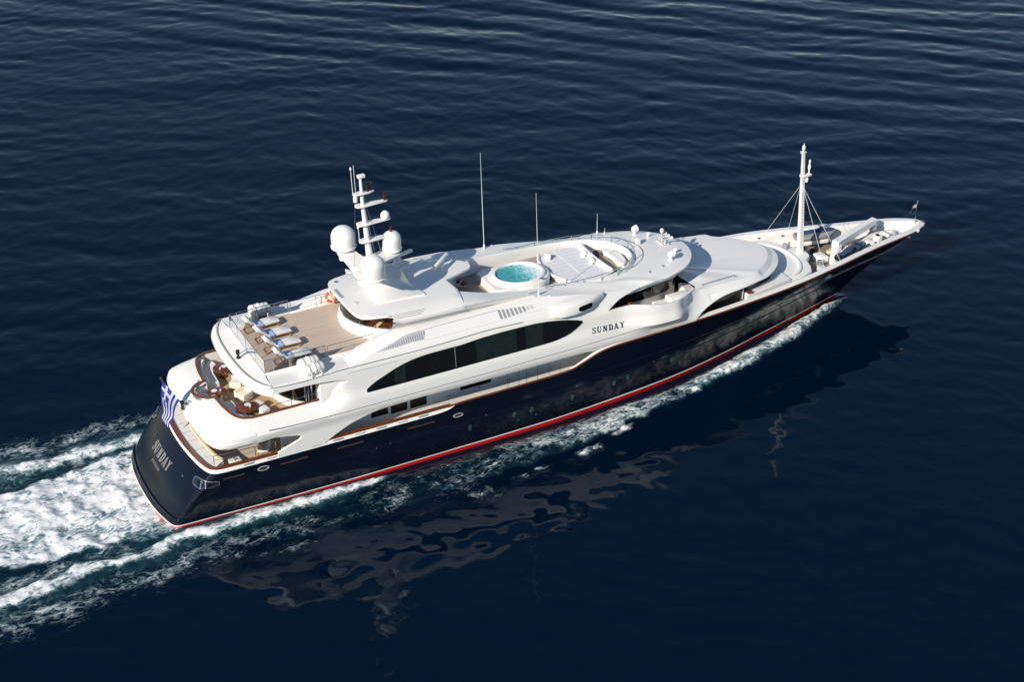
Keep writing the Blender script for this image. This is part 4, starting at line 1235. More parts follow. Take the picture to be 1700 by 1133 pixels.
# cross-trees: swept flat platforms reaching forward and aft
for z, xa, xf, w_ in ((16.05, 13.45, 14.8, .16), (15.28, 13.55, 15.6, .2), (14.1, 13.6, 15.75, .22), (13.0, 13.7, 15.9, .22)):
    m = MB()
    m.prism([(xa, 0), (xa + .08, -w_ * 1.1), (xa + .4, -w_ * 1.4), (14.4, -w_ * 1.2), (xf - .1, -w_ * .6), (xf, 0), (xf - .1, w_ * .6), (14.4, w_ * 1.2), (xa + .4, w_ * 1.4), (xa + .08, w_ * 1.1)], z - .05, z + .04)
    ct = part(m, 'cross_tree', WHITE, mast, bevel=.02)
for x, z in ((15.42, 15.32), (15.72, 13.04)):
    m = MB().lathe([(.09, z), (.11, z + .1), (.08, z + .12), (.1, z + .3), (.06, z + .34), (.06, z + .5), (.02, z + .52)], (x, 0, 0), 12)
    part(m, 'signal_lamp', REDLAMP, mast)
part(MB().lathe([(.08, 14.14), (.08, 14.22), (.26, 14.24), (.28, 14.32), (.24, 14.48), (.12, 14.6), (.01, 14.63)], (15.4, 0, 0), 20), 'small_dome', WHITE, mast)
part(MB().lathe([(.02, 15.55), (.13, 15.58), (.14, 15.85), (.05, 15.95), (.05, 16.02)], (13.62, 0, 0), 14), 'small_dome', WHITE, mast)
m = MB().box(13.8, 14.25, -.12, .12, 17.0, 17.2, bev=.03)
part(m, 'mast_head', WHITE, mast)
m = MB().mat(0).lathe([(.1, 16.1), (.12, 16.35), (.06, 16.4), (.1, 16.45), (.1, 16.7), (.03, 16.75)], (14.38, 0, 0), 10)
m.lathe([(.05, 16.1), (.05, 16.6), (.02, 16.65)], (14.62, 0, 0), 8)
part(m, 'masthead_lamp', BLACK, mast)
for x, y, z0, z1, r in ((13.5, .05, 16.05, 17.6, .02), (13.62, -.1, 16.05, 17.9, .015), (13.75, 0, 12.9, 13.9, .02)):
    m = MB().tube([(x, y, z0), (x - .06, y, z1)], r, 6)
    if r == .02: m.lathe([(.02, z1 - .02), (.07, z1), (.06, z1 + .08), (.01, z1 + .16)], (x - .06, y, 0), 8)
    part(m, 'short_aerial', WHITE, mast)
m = MB()
m.tube([(13.6, .12, 15.2), (13.45, .5, 9.6)], .012, 5)
m.tube([(14.2, .16, 15.2), (14.9, .6, 11.7)], .012, 5)
m.tube([(14.2, -.16, 15.2), (15.0, -.5, 11.7)], .012, 5)
part(m, 'mast_stay', STEEL, mast)
def scanner(x, y, z, rz, L, parent):
    M = Matrix.Translation((x, y, z)) @ Matrix.Rotation(rz, 4, 'Z')
    m = MB().box(-.32, .32, -.22, .22, 0, .12, M, bev=.03)
    m.box(-.24, .24, -.17, .17, .12, .36, M, bev=.06)
    m.lathe([(.09, .36), (.09, .46)], (0, 0, 0), 12, M=M)
    a = part(m, 'radar_scanner', WHITE, parent)
    m = MB().box(-L / 2, L / 2, -.11, .11, .46, .62, M, bev=.035)
    part(m, 'scanner_bar', WHITE, a)
scanner(16.7, 1.45, 10.15, R(18), 2.3, mast)
m = MB()
m.prism([(15.2, .6), (17.2, 1.0), (17.5, 1.45), (17.2, 1.9), (15.6, 1.5)], 9.98, 10.15)
m.box(15.6, 16.6, .7, 1.3, 9.5, 10.0)
part(m, 'scanner_platform', WHITE, mast, bevel=.04)
scanner(19.2, .75, 9.55, R(42), 2.1, hardtop)
m = MB().prism([(18.7, .4), (19.2, .2), (19.7, .75), (19.2, 1.15), (18.7, 1.1)], 9.45, 9.56)
part(m, 'scanner_platform', WHITE, hardtop, bevel=.03)
# whip aerials
for (x, y, z0, z1, rk, r) in ((23.55, 3.5, 8.66, 15.3, -.2, .023), (23.7, -3.46, 8.66, 15.45, -.25, .022), (31.8, 3.4, 7.75, 9.3, -.02, .02), (32.2, 3.1, 7.7, 8.3, 0, .02)):
    m = MB().lathe([(.07, z0 - .05), (.06, z0 + .25), (.03, z0 + .3)], (x, y, 0), 8)
    m.tube([(x, y, z0), (x + rk * .5, y, (z0 + z1) / 2), (x + rk, y, z1)], [r, r * .8, r * .35], 6)
    part(m, 'whip_aerial', WHITE, roof)
m = MB().tube([(23.7, -3.46, 8.9), (23.1, -3.3, 8.8)], .015, 5).tube([(23.7, -3.46, 9.2), (24.7, -3.0, 8.6)], .012, 5)
part(m, 'aerial_strut', STEEL, roof)
# searchlights, horns and lamps on the wheelhouse roof
def roof_h(x, y):
    h = ROOFB.ray_cast(Vector((x - 28, y, 20)), Vector((0, 0, -1)))
    return h[0].z if h[0] else 7.7
ROOFB = bvh_of(roof)
def searchlight(x, y, k=1.0):
    z = roof_h(x, y)
    m = MB().lathe([(.14 * k, z - .02), (.12 * k, z + .12), (.06 * k, z + .16), (.06 * k, z + .3 * k)], (x, y, 0), 12)
    M = Matrix.Translation((x, y, z + .42 * k)) @ Matrix.Rotation(R(80), 4, 'Y')
    m.lathe([(.10 * k, -.22 * k), (.21 * k, -.12 * k), (.24 * k, .18 * k), (.20 * k, .2 * k)], (0, 0, 0), 16, M=M)
    part(m, 'searchlight', WHITE, roof)
searchlight(34.0, 2.3, .95)
searchlight(34.1, -1.95, .95)
searchlight(34.9, -1.2, .5)
searchlight(34.6, 1.6, .45)
x, y = 33.3, .75
z = roof_h(x, y)
part(MB().box(x - .14, x + .14, y - .14, y + .14, z - .02, z + .42, bev=.04), 'compass_box', WHITE, roof)
x, y = 35.0, .35
z = roof_h(x, y)
m = MB().box(x - .3, x + .2, y - .42, y + .42, z - .03, z + .10)
for dy in (-.36, 0, .36):
    m.lathe([(.05, z), (.05, z + .4)], (x - .1, y + dy, 0), 8)
    M = Matrix.Translation((x - .25, y + dy, z + .42)) @ Matrix.Rotation(R(90), 4, 'Y')
    m.lathe([(.04, 0), (.05, .35), (.12, .6), (.14, .66)], (0, 0, 0), 12, M=M)
m.lathe([(.05, z), (.05, z + .62), (.14, z + .64), (.14, z + .82), (.05, z + .9)], (x + .05, y + .3, 0), 12)
part(m, 'horn_cluster', PALEGREY, roof)
for x, y in ((31.9, -2.9), (33.1, -2.55)):
    z = roof_h(x, y)
    part(MB().lathe([(.06, z - .01), (.05, z + .1), (.01, z + .12)], (x, y, 0), 10), 'deck_light', STEEL, roof)

# ---------------------------------------------------------------- foremast
m = MB()
bz, tz = 4.60, 12.1
rows = []
for t in (0, .3, .6, .85, 1):
    x = 46.05 - .55 * t; z = bz + (tz - bz) * t; hx = .21 - .11 * t; hy = .16 - .08 * t
    rows.append([(x - hx, -hy, z), (x + hx * .7, -hy, z), (x + hx, 0, z), (x + hx * .7, hy, z), (x - hx, hy, z), (x - hx * 1.15, 0, z)])
m.grid(rows, closed=True, cap=True)
fm = part(m, 'foremast', WHITE, smooth=25)
m = MB()
for k in range(24):
    t = .06 + .7 * k / 24
    m.box(46.05 - .55 * t - .06, 46.05 - .55 * t + .02, -.17 + .08 * t, -.14 + .08 * t, bz + (tz - bz) * t, bz + (tz - bz) * t + .05)
part(m, 'mast_steps', GREY, fm)
m = MB().lathe([(.08, 12.05), (.2, 12.1), (.22, 12.2), (.07, 12.24), (.07, 12.35), (.12, 12.37), (.12, 12.6), (.04, 12.7), (.02, 12.8)], (45.48, 0, 0), 14)
part(m, 'masthead_lamp', PALEGREY, fm)
m = MB().box(45.45, 46.25, -.16, .16, 10.35, 10.5, bev=.03)
m.lathe([(.06, 10.45), (.05, 10.8), (.1, 10.85), (.1, 11.1), (.04, 11.2), (.07, 11.25), (.07, 11.45), (.02, 11.5)], (46.1, 0, 0), 10)
m.lathe([(.05, 9.9), (.13, 9.95), (.13, 10.2), (.05, 10.35)], (45.95, 0, 0), 10)
part(m, 'lamp_bracket', WHITE, fm)
for (x, y) in ((45.5, 3.25), (47.15, 2.9), (45.6, -3.3), (47.3, -2.85)):
    m = MB().tube([(45.62, math.copysign(.1, y), 9.75), (x, y, 4.86)], .011, 5)
    part(m, 'mast_stay', WHITE, fm)
part(MB().box(45.3, 45.55, .7, 1.1, 4.6, 5.0, bev=.05).box(45.6, 45.75, .75, .9, 4.6, 5.1, bev=.03), 'deck_winch', GREY)

# ---------------------------------------------------------------- deck crane, jet skis, tender, winches
m = MB()
m.lathe([(.55, 3.7), (.55, 4.1), (.45, 4.2), (.42, 4.9)], (48.4, -1.15, 0), 20)
crane = part(m, 'deck_crane', WHITE)
def beam(pts, hw, hh):
    P = [Vector(p) for p in pts]
    rows = []
    for i, p in enumerate(P):
        t = (P[min(i + 1, len(P) - 1)] - P[max(i - 1, 0)]).normalized()
        sdir = Vector((-t.y, t.x, 0)).normalized()
        u = sdir.cross(t) * -1
        if u.z < 0: u = -u
        rows.append([tuple(p + sdir * a * hw[i] + u * b_ * hh[i]) for a, b_ in ((-1, -1), (1, -1), (1, 1), (-1, 1))])
    return rows
m = MB().grid(beam([(48.0, -1.25, 5.25), (50, -.5, 5.27), (52.7, .45, 5.3)], [.26, .24, .2], [.3, .26, .22]), closed=True, cap=True)
m.box(47.85, 48.35, -1.55, -1.0, 3.9, 5.3, bev=.05)
part(m, 'crane_arm', WHITE, crane, bevel=.04)
m = MB().tube([(48.6, -1.05, 4.85), (50.6, -.32, 4.98)], .09, 10)
m.mat(0).box(52.4, 52.9, .25, .65, 4.6, 5.1, bev=.04)
part(m, 'crane_ram', GREY, crane)

def jet_ski(name, loc, rz, label, body, trim):
    root = tag(empty(name, loc, rz), label, 'jet ski', 'jet skis stowed on the foredeck')
    def hs(x, w_, zb, zs, zd):
        return [(x, 0, zb), (x, -w_ * .7, zb + .05), (x, -w_, zs), (x, -w_ * .92, zs + .1), (x, -w_ * .4, zd), (x, 0, zd + .03), (x, w_ * .4, zd), (x, w_ * .92, zs + .1), (x, w_, zs), (x, w_ * .7, zb + .05)]
    rows = [hs(-1.5, .42, .12, .3, .42), hs(-1.3, .52, .05, .3, .46), hs(-.5, .56, 0, .32, .48), (hs(.3, .55, 0, .36, .62)), hs(.9, .45, .06, .42, .66), hs(1.3, .26, .18, .46, .6), hs(1.55, .05, .36, .48, .52)]
    MB().grid(rows, closed=True, cap=True).build('hull', trim, root, smooth=50)
    MB().grid([[(x, y * k, z) for y in (-.38, -.3, .3, .38)] if False else [(x, -.36 * k, z), (x, -.22 * k, z + .14), (x, .22 * k, z + .14), (x, .36 * k, z)] for x, k, z in ((.15, .9, .56), (.45, 1.0, .66), (.9, .8, .64), (1.25, .4, .58), (1.45, .1, .52))]).build('bonnet', body, root, smooth=50)
    MB().grid([[(x, -.17 * k, z - .14), (x, -.15 * k, z), (x, 0, z + .03), (x, .15 * k, z), (x, .17 * k, z - .14)] for x, k, z in ((-1.35, .8, .55), (-1.2, 1, .68), (-.6, 1.05, .66), (-.3, .95, .7), (.1, .8, .74), (.2, .5, .6))]).build('saddle', body, root, smooth=50)
    m = MB().tube([(.3, -.38, .92), (.38, -.12, .9), (.38, .12, .9), (.3, .38, .92)], .035, 8)
    m.tube([(.6, 0, .66), (.38, 0, .9)], .08, 8)
    m.build('handlebar', BLACK, root)
    for s in (-1, 1):
        MB().box(-1.4, .1, s * .36 - .07, s * .36 + .07, .34, .42, bev=.02).build('foot_well', BLACK, root)
        MB().box(-.9, .9, s * .34 - .05, s * .34 + .05, -.22, .06, bev=.02).build('cradle', WHITE, root)
    return root
jet_ski('jet_ski', (48.5, 1.6, 4.35), R(-14), 'blue and grey jet ski on the port side of the foredeck behind the crane arm', SKIBLUE, SKIGREY)
jet_ski('jet_ski', (49.1, -1.75, 4.35), R(17), 'dark blue jet ski tucked against the starboard bulwark below the crane', SKIBLUE, BLACK)
# inflatable tender with its outboard
tend = tag(empty('inflatable_tender', (52.2, -.55, 3.72), R(10)), 'pale inflatable tender with an outboard engine stowed in the bow', 'tender')
tube_path = [(-1.7, -.68, .5), (-.8, -.70, .5), (.4, -.66, .52), (1.2, -.42, .58), (1.75, 0, .66), (1.2, .42, .58), (.4, .66, .52), (-.8, .70, .5), (-1.7, .68, .5)]
tp = smooth_path(tube_path, 5)
MB().tube(tp, [.08] + [.235] * (len(tp) - 2) + [.08], 12).build('inflatable_tube', RUBBER, tend, smooth=60)
MB().grid([[(x, -.55 * k, .42), (x, 0, .2), (x, .55 * k, .42)] for x, k in ((-1.55, 1), (0, 1), (.9, .7), (1.5, .2))]).build('tender_floor', PALEGREY, tend)
MB().box(-.1, .4, -.25, .25, .3, .95, bev=.06).build('helm_console', WHITE, tend)
MB().box(-.9, -.35, -.35, .35, .3, .72, bev=.08).build('seat', FABRIC, tend)
MB().tube([(.15, -.12, 1.02), (.15, .12, 1.02)], .03, 6).lathe([(.14, .98), (.15, 1.0), (.12, 1.02)], (.1, 0, 0), 14).build('steering_wheel', BLACK, tend)
m = MB().box(-2.1, -1.65, -.2, .2, .55, 1.05, bev=.09)
m.box(-2.0, -1.8, -.07, .07, .1, .6)
m.build('outboard_engine', BLACK, tend)
m = MB().tube([(.75, -.5, .75), (.8, -.5, 1.05), (.8, .5, 1.05), (.75, .5, .75)], .022, 6)
m.build('grab_rail', STEEL, tend)
MB().box(1.0, 1.5, -.2, .2, .6, .78, bev=.05).build('bow_locker', WHITE, tend)
# ropes coiled and dark gear lashed down on the foredeck
for k, (x, y, r, mt) in enumerate(((47.9, .95, .26, BLACK), (50.4, .15, .24, FABRIC), (50.9, -.35, .2, BLACK), (48.9, .3, .24, YELLOWC), (46.85, -2.15, .22, BLACK))):
    m = MB()
    path = []
    for q in range(73):
        a = q / 12 * 2 * math.pi
        rr_ = r * (1 - .10 * (q / 12 % 3)) + .01 * math.sin(7 * a)
        path.append((x + rr_ * math.cos(a), y + rr_ * math.sin(a), 3.76 + .028 * (q / 12)))
    part(m.tube(path, .028, 6), 'coiled_rope', mt)
for k, (x, y, lx, ly, h, rz) in enumerate(((49.6, .75, .9, .18, .16, 12), (50.6, .95, .7, .22, .22, -10), (51.6, .55, .5, .3, .26, 30), (47.4, 1.55, .5, .25, .3, 5))):
    m = MB().box(-lx / 2, lx / 2, -ly / 2, ly / 2, 0, h, Matrix.Translation((x, y, 3.722)) @ Matrix.Rotation(R(rz), 4, 'Z'), bev=.05)
    part(m, 'lashed_gear', BLACK if k % 2 else SKIGREY)
# windlasses, lockers and hatches on the foredeck
for yy in (.55, -1.1):
    part(MB().lathe([(.3, 3.72), (.3, 3.85), (.18, 3.9), (.22, 4.15), (.26, 4.2)], (47.0, yy, 0), 14), 'anchor_winch', GREY)
part(MB().box(47.25, 47.95, -.8, .1, 3.72, 4.2, bev=.06), 'deck_locker', WHITE)
part(MB().box(54.1, 54.8, -.5, .45, 3.72, 4.2, bev=.06), 'deck_locker', WHITE)
part(MB().box(46.2, 46.75, -2.7, -1.7, 3.72, 4.3, bev=.05), 'deck_locker', PALEGREY)
for x, y in ((46.9, -1.5), (47.3, -2.0), (47.8, -2.2), (46.9, 1.2), (51.3, 1.2)):
    part(MB().lathe([(.16, 3.72), (.1, 3.78), (.1, 4.0), (.15, 4.05), (.02, 4.08)], (x, y, 0), 10), 'bollard', BLACK)
for k in range(7):
    x = 44.8 + 1.7 * k
    for side in (-1, 1):
        yy = -deck_y(x) - .62 - .05 * k
        if yy > .4: part(MB().box(x - .1, x + .1, side * yy - .03, side * yy + .05, 4.55, 4.64, bev=.015), 'cleat', STEEL, hull)
part(MB().box(55.3, 55.5, -1.22, -1.08, 4.5, 4.72, bev=.03), 'bow_roller', WHITE, hull)
m = MB().tube([(56.15, .05, 4.5), (56.12, .05, 6.1)], .04, 8).lathe([(.07, 6.1), (.05, 6.2), (.01, 6.3)], (56.12, .05, 0), 8)
jack = part(m, 'bow_staff', STEEL, hull)
m = MB()
rws = []
for i in range(9):
    u = i / 8
    rws.append([(56.08 - .62 * u, .06 + .10 * math.sin(5 * u), 6.0 - .55 * u * .8 - .3 * v * (1 - .75 * u) + .04 * math.sin(6 * u + v)) for v in (0, .5, 1)])
o = m.grid(rws).build('pennant', GREY, None, smooth=60)
tag(o, 'small grey pennant fluttering on the staff at the bow', 'pennant')

# ---------------------------------------------------------------- rails and glass screens
def rail_run(name, pts, z0, z1, posts=1.3, glass=True, mids=(), parent=None):
    path = resample(pts, max(2, int(sum((Vector(b) - Vector(a)).length for a, b in zip(pts, pts[1:])) / .35)))
    L = [0]
    for a, b in zip(path, path[1:]): L.append(L[-1] + (Vector(b) - Vector(a)).length)
    m = MB().tube([(x, y, z1) for x, y in path], .022, 6)
    for zz in mids: m.tube([(x, y, zz) for x, y in path], .012, 5)
    npost = max(1, round(L[-1] / posts))
    for q in range(npost + 1):
        s = L[-1] * q / npost
        k = min(range(len(L)), key=lambda i: abs(L[i] - s))
        x, y = path[k]
        m.tube([(x, y, z0), (x, y, z1)], .02, 6)
    r = part(m, name, STEEL, parent)
    if glass:
        g = MB().grid([[(x, y, z0 + .06) for x, y in path], [(x, y, z1 - .03) for x, y in path]])
        part(g, 'glass_screen', GLASS, r, smooth=0, recalc=False)
    return r
rail_run('guard_rail', [(6.44, -2.98), (6.4, -1.5), (6.38, 0), (6.4, 1.5), (6.44, 2.98)], 7.74, 8.6, 1.5)
for s in (-1, 1):
    rail_run('guard_rail', [(6.44, s * 2.98), (7.9, s * 3.0)], 7.74, 8.6, .8)
    rail_run('guard_rail', [(8.0, s * 3.0), (10.1, s * 3.0)], 7.74, 8.6, 1.0)
    rail_run('guard_rail', [(10.25, s * 2.95), (11.2, s * 2.93), (13.1, s * 2.9)], 7.74, 8.5, 1.2, glass=False, mids=(8.1,))
    rail_run('guard_rail', [(5.3, s * 3.7), (3.0, s * 4.2), (2.5, s * 4.12)] if False else [(2.62, s * 4.2), (3.3, s * 4.32), (5.4, s * 4.4), (6.2, s * 4.42)], 3.48, 4.1, 1.1, glass=False, mids=(3.8,))
    rail_run('guard_rail', [(6.6, s * 4.0), (8.0, s * 3.99), (9.3, s * 3.98)], 5.86, 6.25, .9, glass=False)
    m = MB().tube([(8.35, s * 4.0, 5.8), (8.35, s * 4.05, 7.15)], .05, 8).tube([(8.5, s * 4.0, 5.8), (8.5, s * 4.05, 7.15)], .05, 8)
    part(m, 'awning_post', STEEL)
# bar enclosure under the aft edge of the hardtop
def arcp(r, a0, a1, n, cx=15.0, cy=0): return [(cx - r * math.cos(a0 + (a1 - a0) * k / n), cy + r * math.sin(a0 + (a1 - a0) * k / n)) for k in range(n + 1)]
bw = smooth_path([(14.9, -2.85, 0), (14.2, -2.7, 0), (13.5, -2.2, 0), (12.85, -1.35, 0), (12.5, -.4, 0), (12.48, .4, 0), (12.7, 1.3, 0), (13.0, 1.8, 0)], 6)
bw = [(p[0], p[1]) for p in bw]
m = MB()
inn_ = [(x + .16, y * .95) for x, y in bw]
m.grid([[(x - .12, y * 1.04, 7.7) for x, y in bw], [(x - .05, y * 1.02, 7.9) for x, y in bw], [(x, y, 8.32) for x, y in bw], [(x + .03, y, 8.36) for x, y in bw], [(x, y, 8.36) for x, y in inn_], [(x, y, 7.7) for x, y in inn_]])
barw = part(m, 'bar_bulwark', WHITE, smooth=50)
m = MB().tube([(x + .08, y * .98, 8.40) for x, y in bw], .05, 8)
part(m, 'bar_rail', STEEL, barw)
g = MB().grid([[(x + .08, y * .98, 8.36) for x, y in bw[17:]], [(x + .05, y * .98, 9.1) for x, y in bw[17:]]])
part(g, 'glass_screen', SMOKE, barw, smooth=60)
for k in (6, 12, 18):
    x, y = bw[k]
    part(MB().tube([(x + .08, y, 8.3), (x + .08, y, 8.62)], .03, 6), 'rail_post', STEEL, barw)
part(MB().prism([(x + .3, y * .85) for x, y in bw] + [(15.6, 2.2), (15.6, -2.5)], 7.70, 7.745), 'bar_floor', TEAKWARM)
m = MB().prism([(13.3, -1.0), (13.35, -1.6), (13.75, -2.15), (14.5, -2.5), (15.4, -2.6), (15.9, -2.4), (15.6, -1.9), (14.7, -1.75), (14.2, -1.4), (13.9, -.7)], 8.22, 8.31)
m.prism([(13.7, -1.1), (13.95, -1.75), (14.7, -2.2), (15.4, -2.3), (15.3, -2.05), (14.6, -1.9), (14.05, -1.4), (13.85, -1.0)], 7.74, 8.22)
part(m, 'bar_counter', MAHOG)
m = MB().lathe([(.35, 7.74), (.1, 7.8), (.09, 8.36), (.62, 8.40), (.64, 8.46), (.1, 8.47)], (14.75, -.55, 0), 24)
t = m.build('round_table', MAHOG, None); tag(t, 'dark round table under the hardtop behind the curved bar counter', 'table')
m = MB().box(-.45, .45, -.12, .12, 0, .05, Matrix.Translation((14.0, -1.75, 8.315)) @ Matrix.Rotation(R(35), 4, 'Z'), bev=.02)
tw = m.build('rolled_cloth', YELLOWC, None); tag(tw, 'rolled pale yellow cloth lying on the curved bar counter', 'cloth')
m = MB().lathe([(.24, 8.3), (.26, 8.36), (.2, 8.42)], (15.45, -1.45, 0), 16).tube([(15.45, -1.45, 7.74), (15.45, -1.45, 8.3)], .04, 8).lathe([(.22, 7.74), (.05, 7.78)], (15.45, -1.45, 0), 14)
tag(m.build('bar_stool', ORANGE if False else YELLOWC, None), 'small round bar stool beside the curved bar counter under the hardtop', 'stool')

# life rafts in their cradles
def life_raft(loc, rz, label, tilt=0):
    root = tag(empty('life_raft', loc, rz), label, 'life raft', 'life raft canisters on the sun deck edge')
    n = 20
    def ring(x, r): return [(x, r * math.cos(2 * math.pi * k / n), .42 + r * math.sin(2 * math.pi * k / n)) for k in range(n)]
    MB().grid([ring(-.64, .05), ring(-.63, .2), ring(-.56, .30), ring(-.5, .33), ring(-.06, .34), ring(-.05, .37), ring(.05, .37), ring(.06, .34), ring(.5, .33), ring(.56, .30), ring(.63, .2), ring(.64, .05)], closed=True, cap=True).build('canister', WHITE, root, smooth=50)
    for x in (-.3, .3):
        MB().grid([ring(x - .03, .345), ring(x + .03, .345)], closed=True).build('strap', GREY, root)
        m = MB().box(x - .04, x + .04, -.4, .4, 0, .06)
        m.box(x - .03, x + .03, -.42, -.36, 0, .45); m.box(x - .03, x + .03, .36, .42, 0, .45)
        m.build('cradle', WHITE, root)
    return root
life_raft((8.85, -3.45, 7.64), R(4), 'white life raft canister nearest the sun loungers on the starboard edge')
life_raft((8.95, -4.02, 7.5), R(4), 'white life raft canister outboard of its twin on the starboard deck edge')
life_raft((8.55, 3.42, 7.64), R(-4), 'white life raft canister nearest the sun loungers on the port deck edge')
life_raft((8.6, 4.0, 7.5), R(-4), 'white life raft canister outboard of its twin on the port deck edge')
part(MB().box(6.55, 7.4, 2.35, 2.95, 7.72, 8.05, bev=.05), 'deck_box', WHITE)

# sun loungers with towels
def make_lounger():
    root = empty('sun_lounger', (0, 0, 0))
    m = MB().box(-.55, 1.0, -.33, -.28, .24, .30).box(-.55, 1.0, .28, .33, .24, .30).box(.95, 1.0, -.33, .33, .24, .30)
    for k in range(9): m.box(-.5 + .165 * k, -.40 + .165 * k, -.29, .29, .27, .29)
    m.build('frame', TEAKFURN, root)
    for x, y in ((.9, -.3), (.9, .3), (-.35, -.3), (-.35, .3)):
        MB().box(x - .03, x + .03, y - .03, y + .03, 0, .26).build('leg', TEAKFURN, root)
    m = MB()
    for s in (-1, 1):
        m.box(-.62, .02, s * .25 - .02, s * .25 + .02, -.02, .02, Matrix.Translation((-.45, 0, .45)) @ Matrix.Rotation(R(38), 4, 'Y'))
        m.tube([(-.68, s * .25, .6), (-.95, s * .25, .02)], .022, 6)
        m.tube([(-.35, s * .27, .26), (-.95, s * .27, .04)], .022, 6)
    m.box(-.98, -.92, -.3, .3, 0, .05)
    for k in range(5): m.box(-.58 + .12 * k, -.52 + .12 * k, -.25, .25, 0, .02, Matrix.Translation((-.45, 0, .45)) @ Matrix.Rotation(R(38), 4, 'Y'))
    m.build('back_support', TEAKFURN, root)
    m = MB()
    rows = []
    for x, z in ((-.98, .90), (-.9, .88), (-.55, .62), (-.34, .40), (-.2, .36), (.3, .355), (.95, .355), (1.02, .33)):
        th = .02 if x in (-.98, 1.02) else .06
        rows.append([(x, -.31, z - .07), (x, -.33, z - .02), (x, -.30, z + th - .01), (x, 0, z + th + .005), (x, .30, z + th - .01), (x, .33, z - .02), (x, .31, z - .07)])
    m.grid(rows, closed=True, cap=True).build('cushion', FABRIC, root, smooth=60)
    MB().box(-.13, .13, -.24, .24, -.05, .06, Matrix.Translation((-.80, 0, .90)) @ Matrix.Rotation(R(38), 4, 'Y'), bev=.05).build('pillow', FABRIC, root)
    return root
def copy_tree(o, parent=None):
    c = o.copy(); col.objects.link(c)
    if parent: c.parent = parent
    for ch in [q for q in bpy.data.objects if q.parent == o]: copy_tree(ch, c)
    return c
proto = make_lounger()
LP = [(8.05, 2.08, 'farthest to port'), (8.25, .68, 'second from the port rail'), (8.3, -.68, 'third from the port rail'), (8.35, -2.2, 'nearest the starboard rail')]
kids = [q for q in bpy.data.objects if q.parent == proto]
for k, (x, y, where) in enumerate(LP):
    if k == 0: o = proto
    else:
        o = proto.copy(); col.objects.link(o)
        for ch in kids:
            c = ch.copy(); col.objects.link(c); c.parent = o
    o.location = (x, y, 7.725); o.rotation_euler = (0, 0, R(4 - 2 * k)); o.scale = (1.08, 1.08, 1.0)
    tag(o, 'white cushioned teak sun lounger on the sun deck, ' + where, 'sun lounger', 'sun loungers in a row on the sun deck')
    m = MB()
    rows = []
    for x2, z in ((-.34, .43), (-.26, .41), (-.14, .405), (-.02, .405), (.02, .40)):
        rows.append([(x2, -.37, z - .12), (x2, -.355, z + .012), (x2, 0, z + .035), (x2, .355, z + .012), (x2, .37, z - .12)])
    tw = m.grid(rows).build('blue_towel', BLUETOWEL, None, solid=.012)
    tw.location = (x, y, 7.735); tw.rotation_euler = o.rotation_euler; tw.scale = o.scale
    tag(tw, 'folded blue towel on the sun lounger ' + where, 'towel', 'blue towels on the sun loungers')

# lifebuoy on the port bulwark by the bar
lb = tag(empty('lifebuoy', (12.75, 2.66, 8.35)), 'orange and white lifebuoy hung on the rail beside the hardtop', 'lifebuoy')
M = Matrix.Rotation(R(78), 4, 'X')
rw = []
for k in range(33):
    a = 2 * math.pi * k / 32
    rw.append([tuple(M @ Vector(((.30 + .085 * math.cos(b)) * math.cos(a), (.30 + .085 * math.cos(b)) * math.sin(a), .085 * math.sin(b)))) for b in [2 * math.pi * q / 10 for q in range(10)]])
MB().grid(rw, closed=True).build('ring', ORANGE, lb, smooth=60)
for k in range(4):
    rw = []
    for a in [math.pi / 2 * k + .15 + .25 * q / 4 for q in range(5)]:
        rw.append([tuple(M @ Vector(((.30 + .09 * math.cos(b)) * math.cos(a), (.30 + .09 * math.cos(b)) * math.sin(a), .09 * math.sin(b)))) for b in [2 * math.pi * q / 10 for q in range(10)]])
    MB().grid(rw, closed=True).build('reflective_band', FLAGWHITE, lb, smooth=60)
MB().lathe([(.05, -.1), (.09, -.05), (.09, .1), (.03, .14)], (0, -.02, 0), 10).build('lifebuoy_light', YELLOWC, lb)

# ---------------------------------------------------------------- upper deck aft: sofas, chairs, tables
for s in (-1, 1):
    m = MB()
    m.prism([(4.16, s * 1.05), (4.20, s * 2.2), (4.42, s * 3.1), (4.75, s * 3.55), (5.3, s * 3.8), (5.45, s * 3.2), (5.2, s * 2.95), (4.98, s * 2.3), (4.92, s * 1.05)], 4.95, 5.38)
    so = part(m, 'built_in_sofa', FABRIC, bevel=.05)
    m = MB()
    m.prism([(4.12, s * 1.05), (4.17, s * 2.2), (4.38, s * 3.12), (4.7, s * 3.6), (4.85, s * 3.5), (4.55, s * 3.05), (4.36, s * 2.15), (4.32, s * 1.05)], 5.38, 5.72)
    part(m, 'backrest', FABRIC, so, bevel=.04)
def armchair(loc, rz, label):
    root = tag(empty('armchair', loc, rz), label, 'armchair', 'cream armchairs on the upper aft deck')
    MB().box(-.36, .36, -.33, .33, .2, .44, bev=.06).build('seat', CREAM, root)
    MB().box(-.08, .08, -.36, .36, 0, .62, Matrix.Translation((-.36, 0, .30)) @ Matrix.Rotation(R(-14), 4, 'Y'), bev=.05).build('backrest', CREAM, root)
    for s in (-1, 1): MB().box(-.36, .36, s * .38 - .07, s * .38 + .07, .12, .60, bev=.05).build('armrest', CREAM, root)
    for x in (-.3, .3):
        for y in (-.34, .34): MB().box(x - .03, x + .03, y - .03, y + .03, 0, .22).build('leg', TEAKFURN, root)
    return root
armchair((5.85, .75, 4.95), R(150), 'cream armchair on the upper aft deck nearer the port side table')
armchair((5.75, -.70, 4.95), R(200), 'cream armchair on the upper aft deck nearer the starboard table')
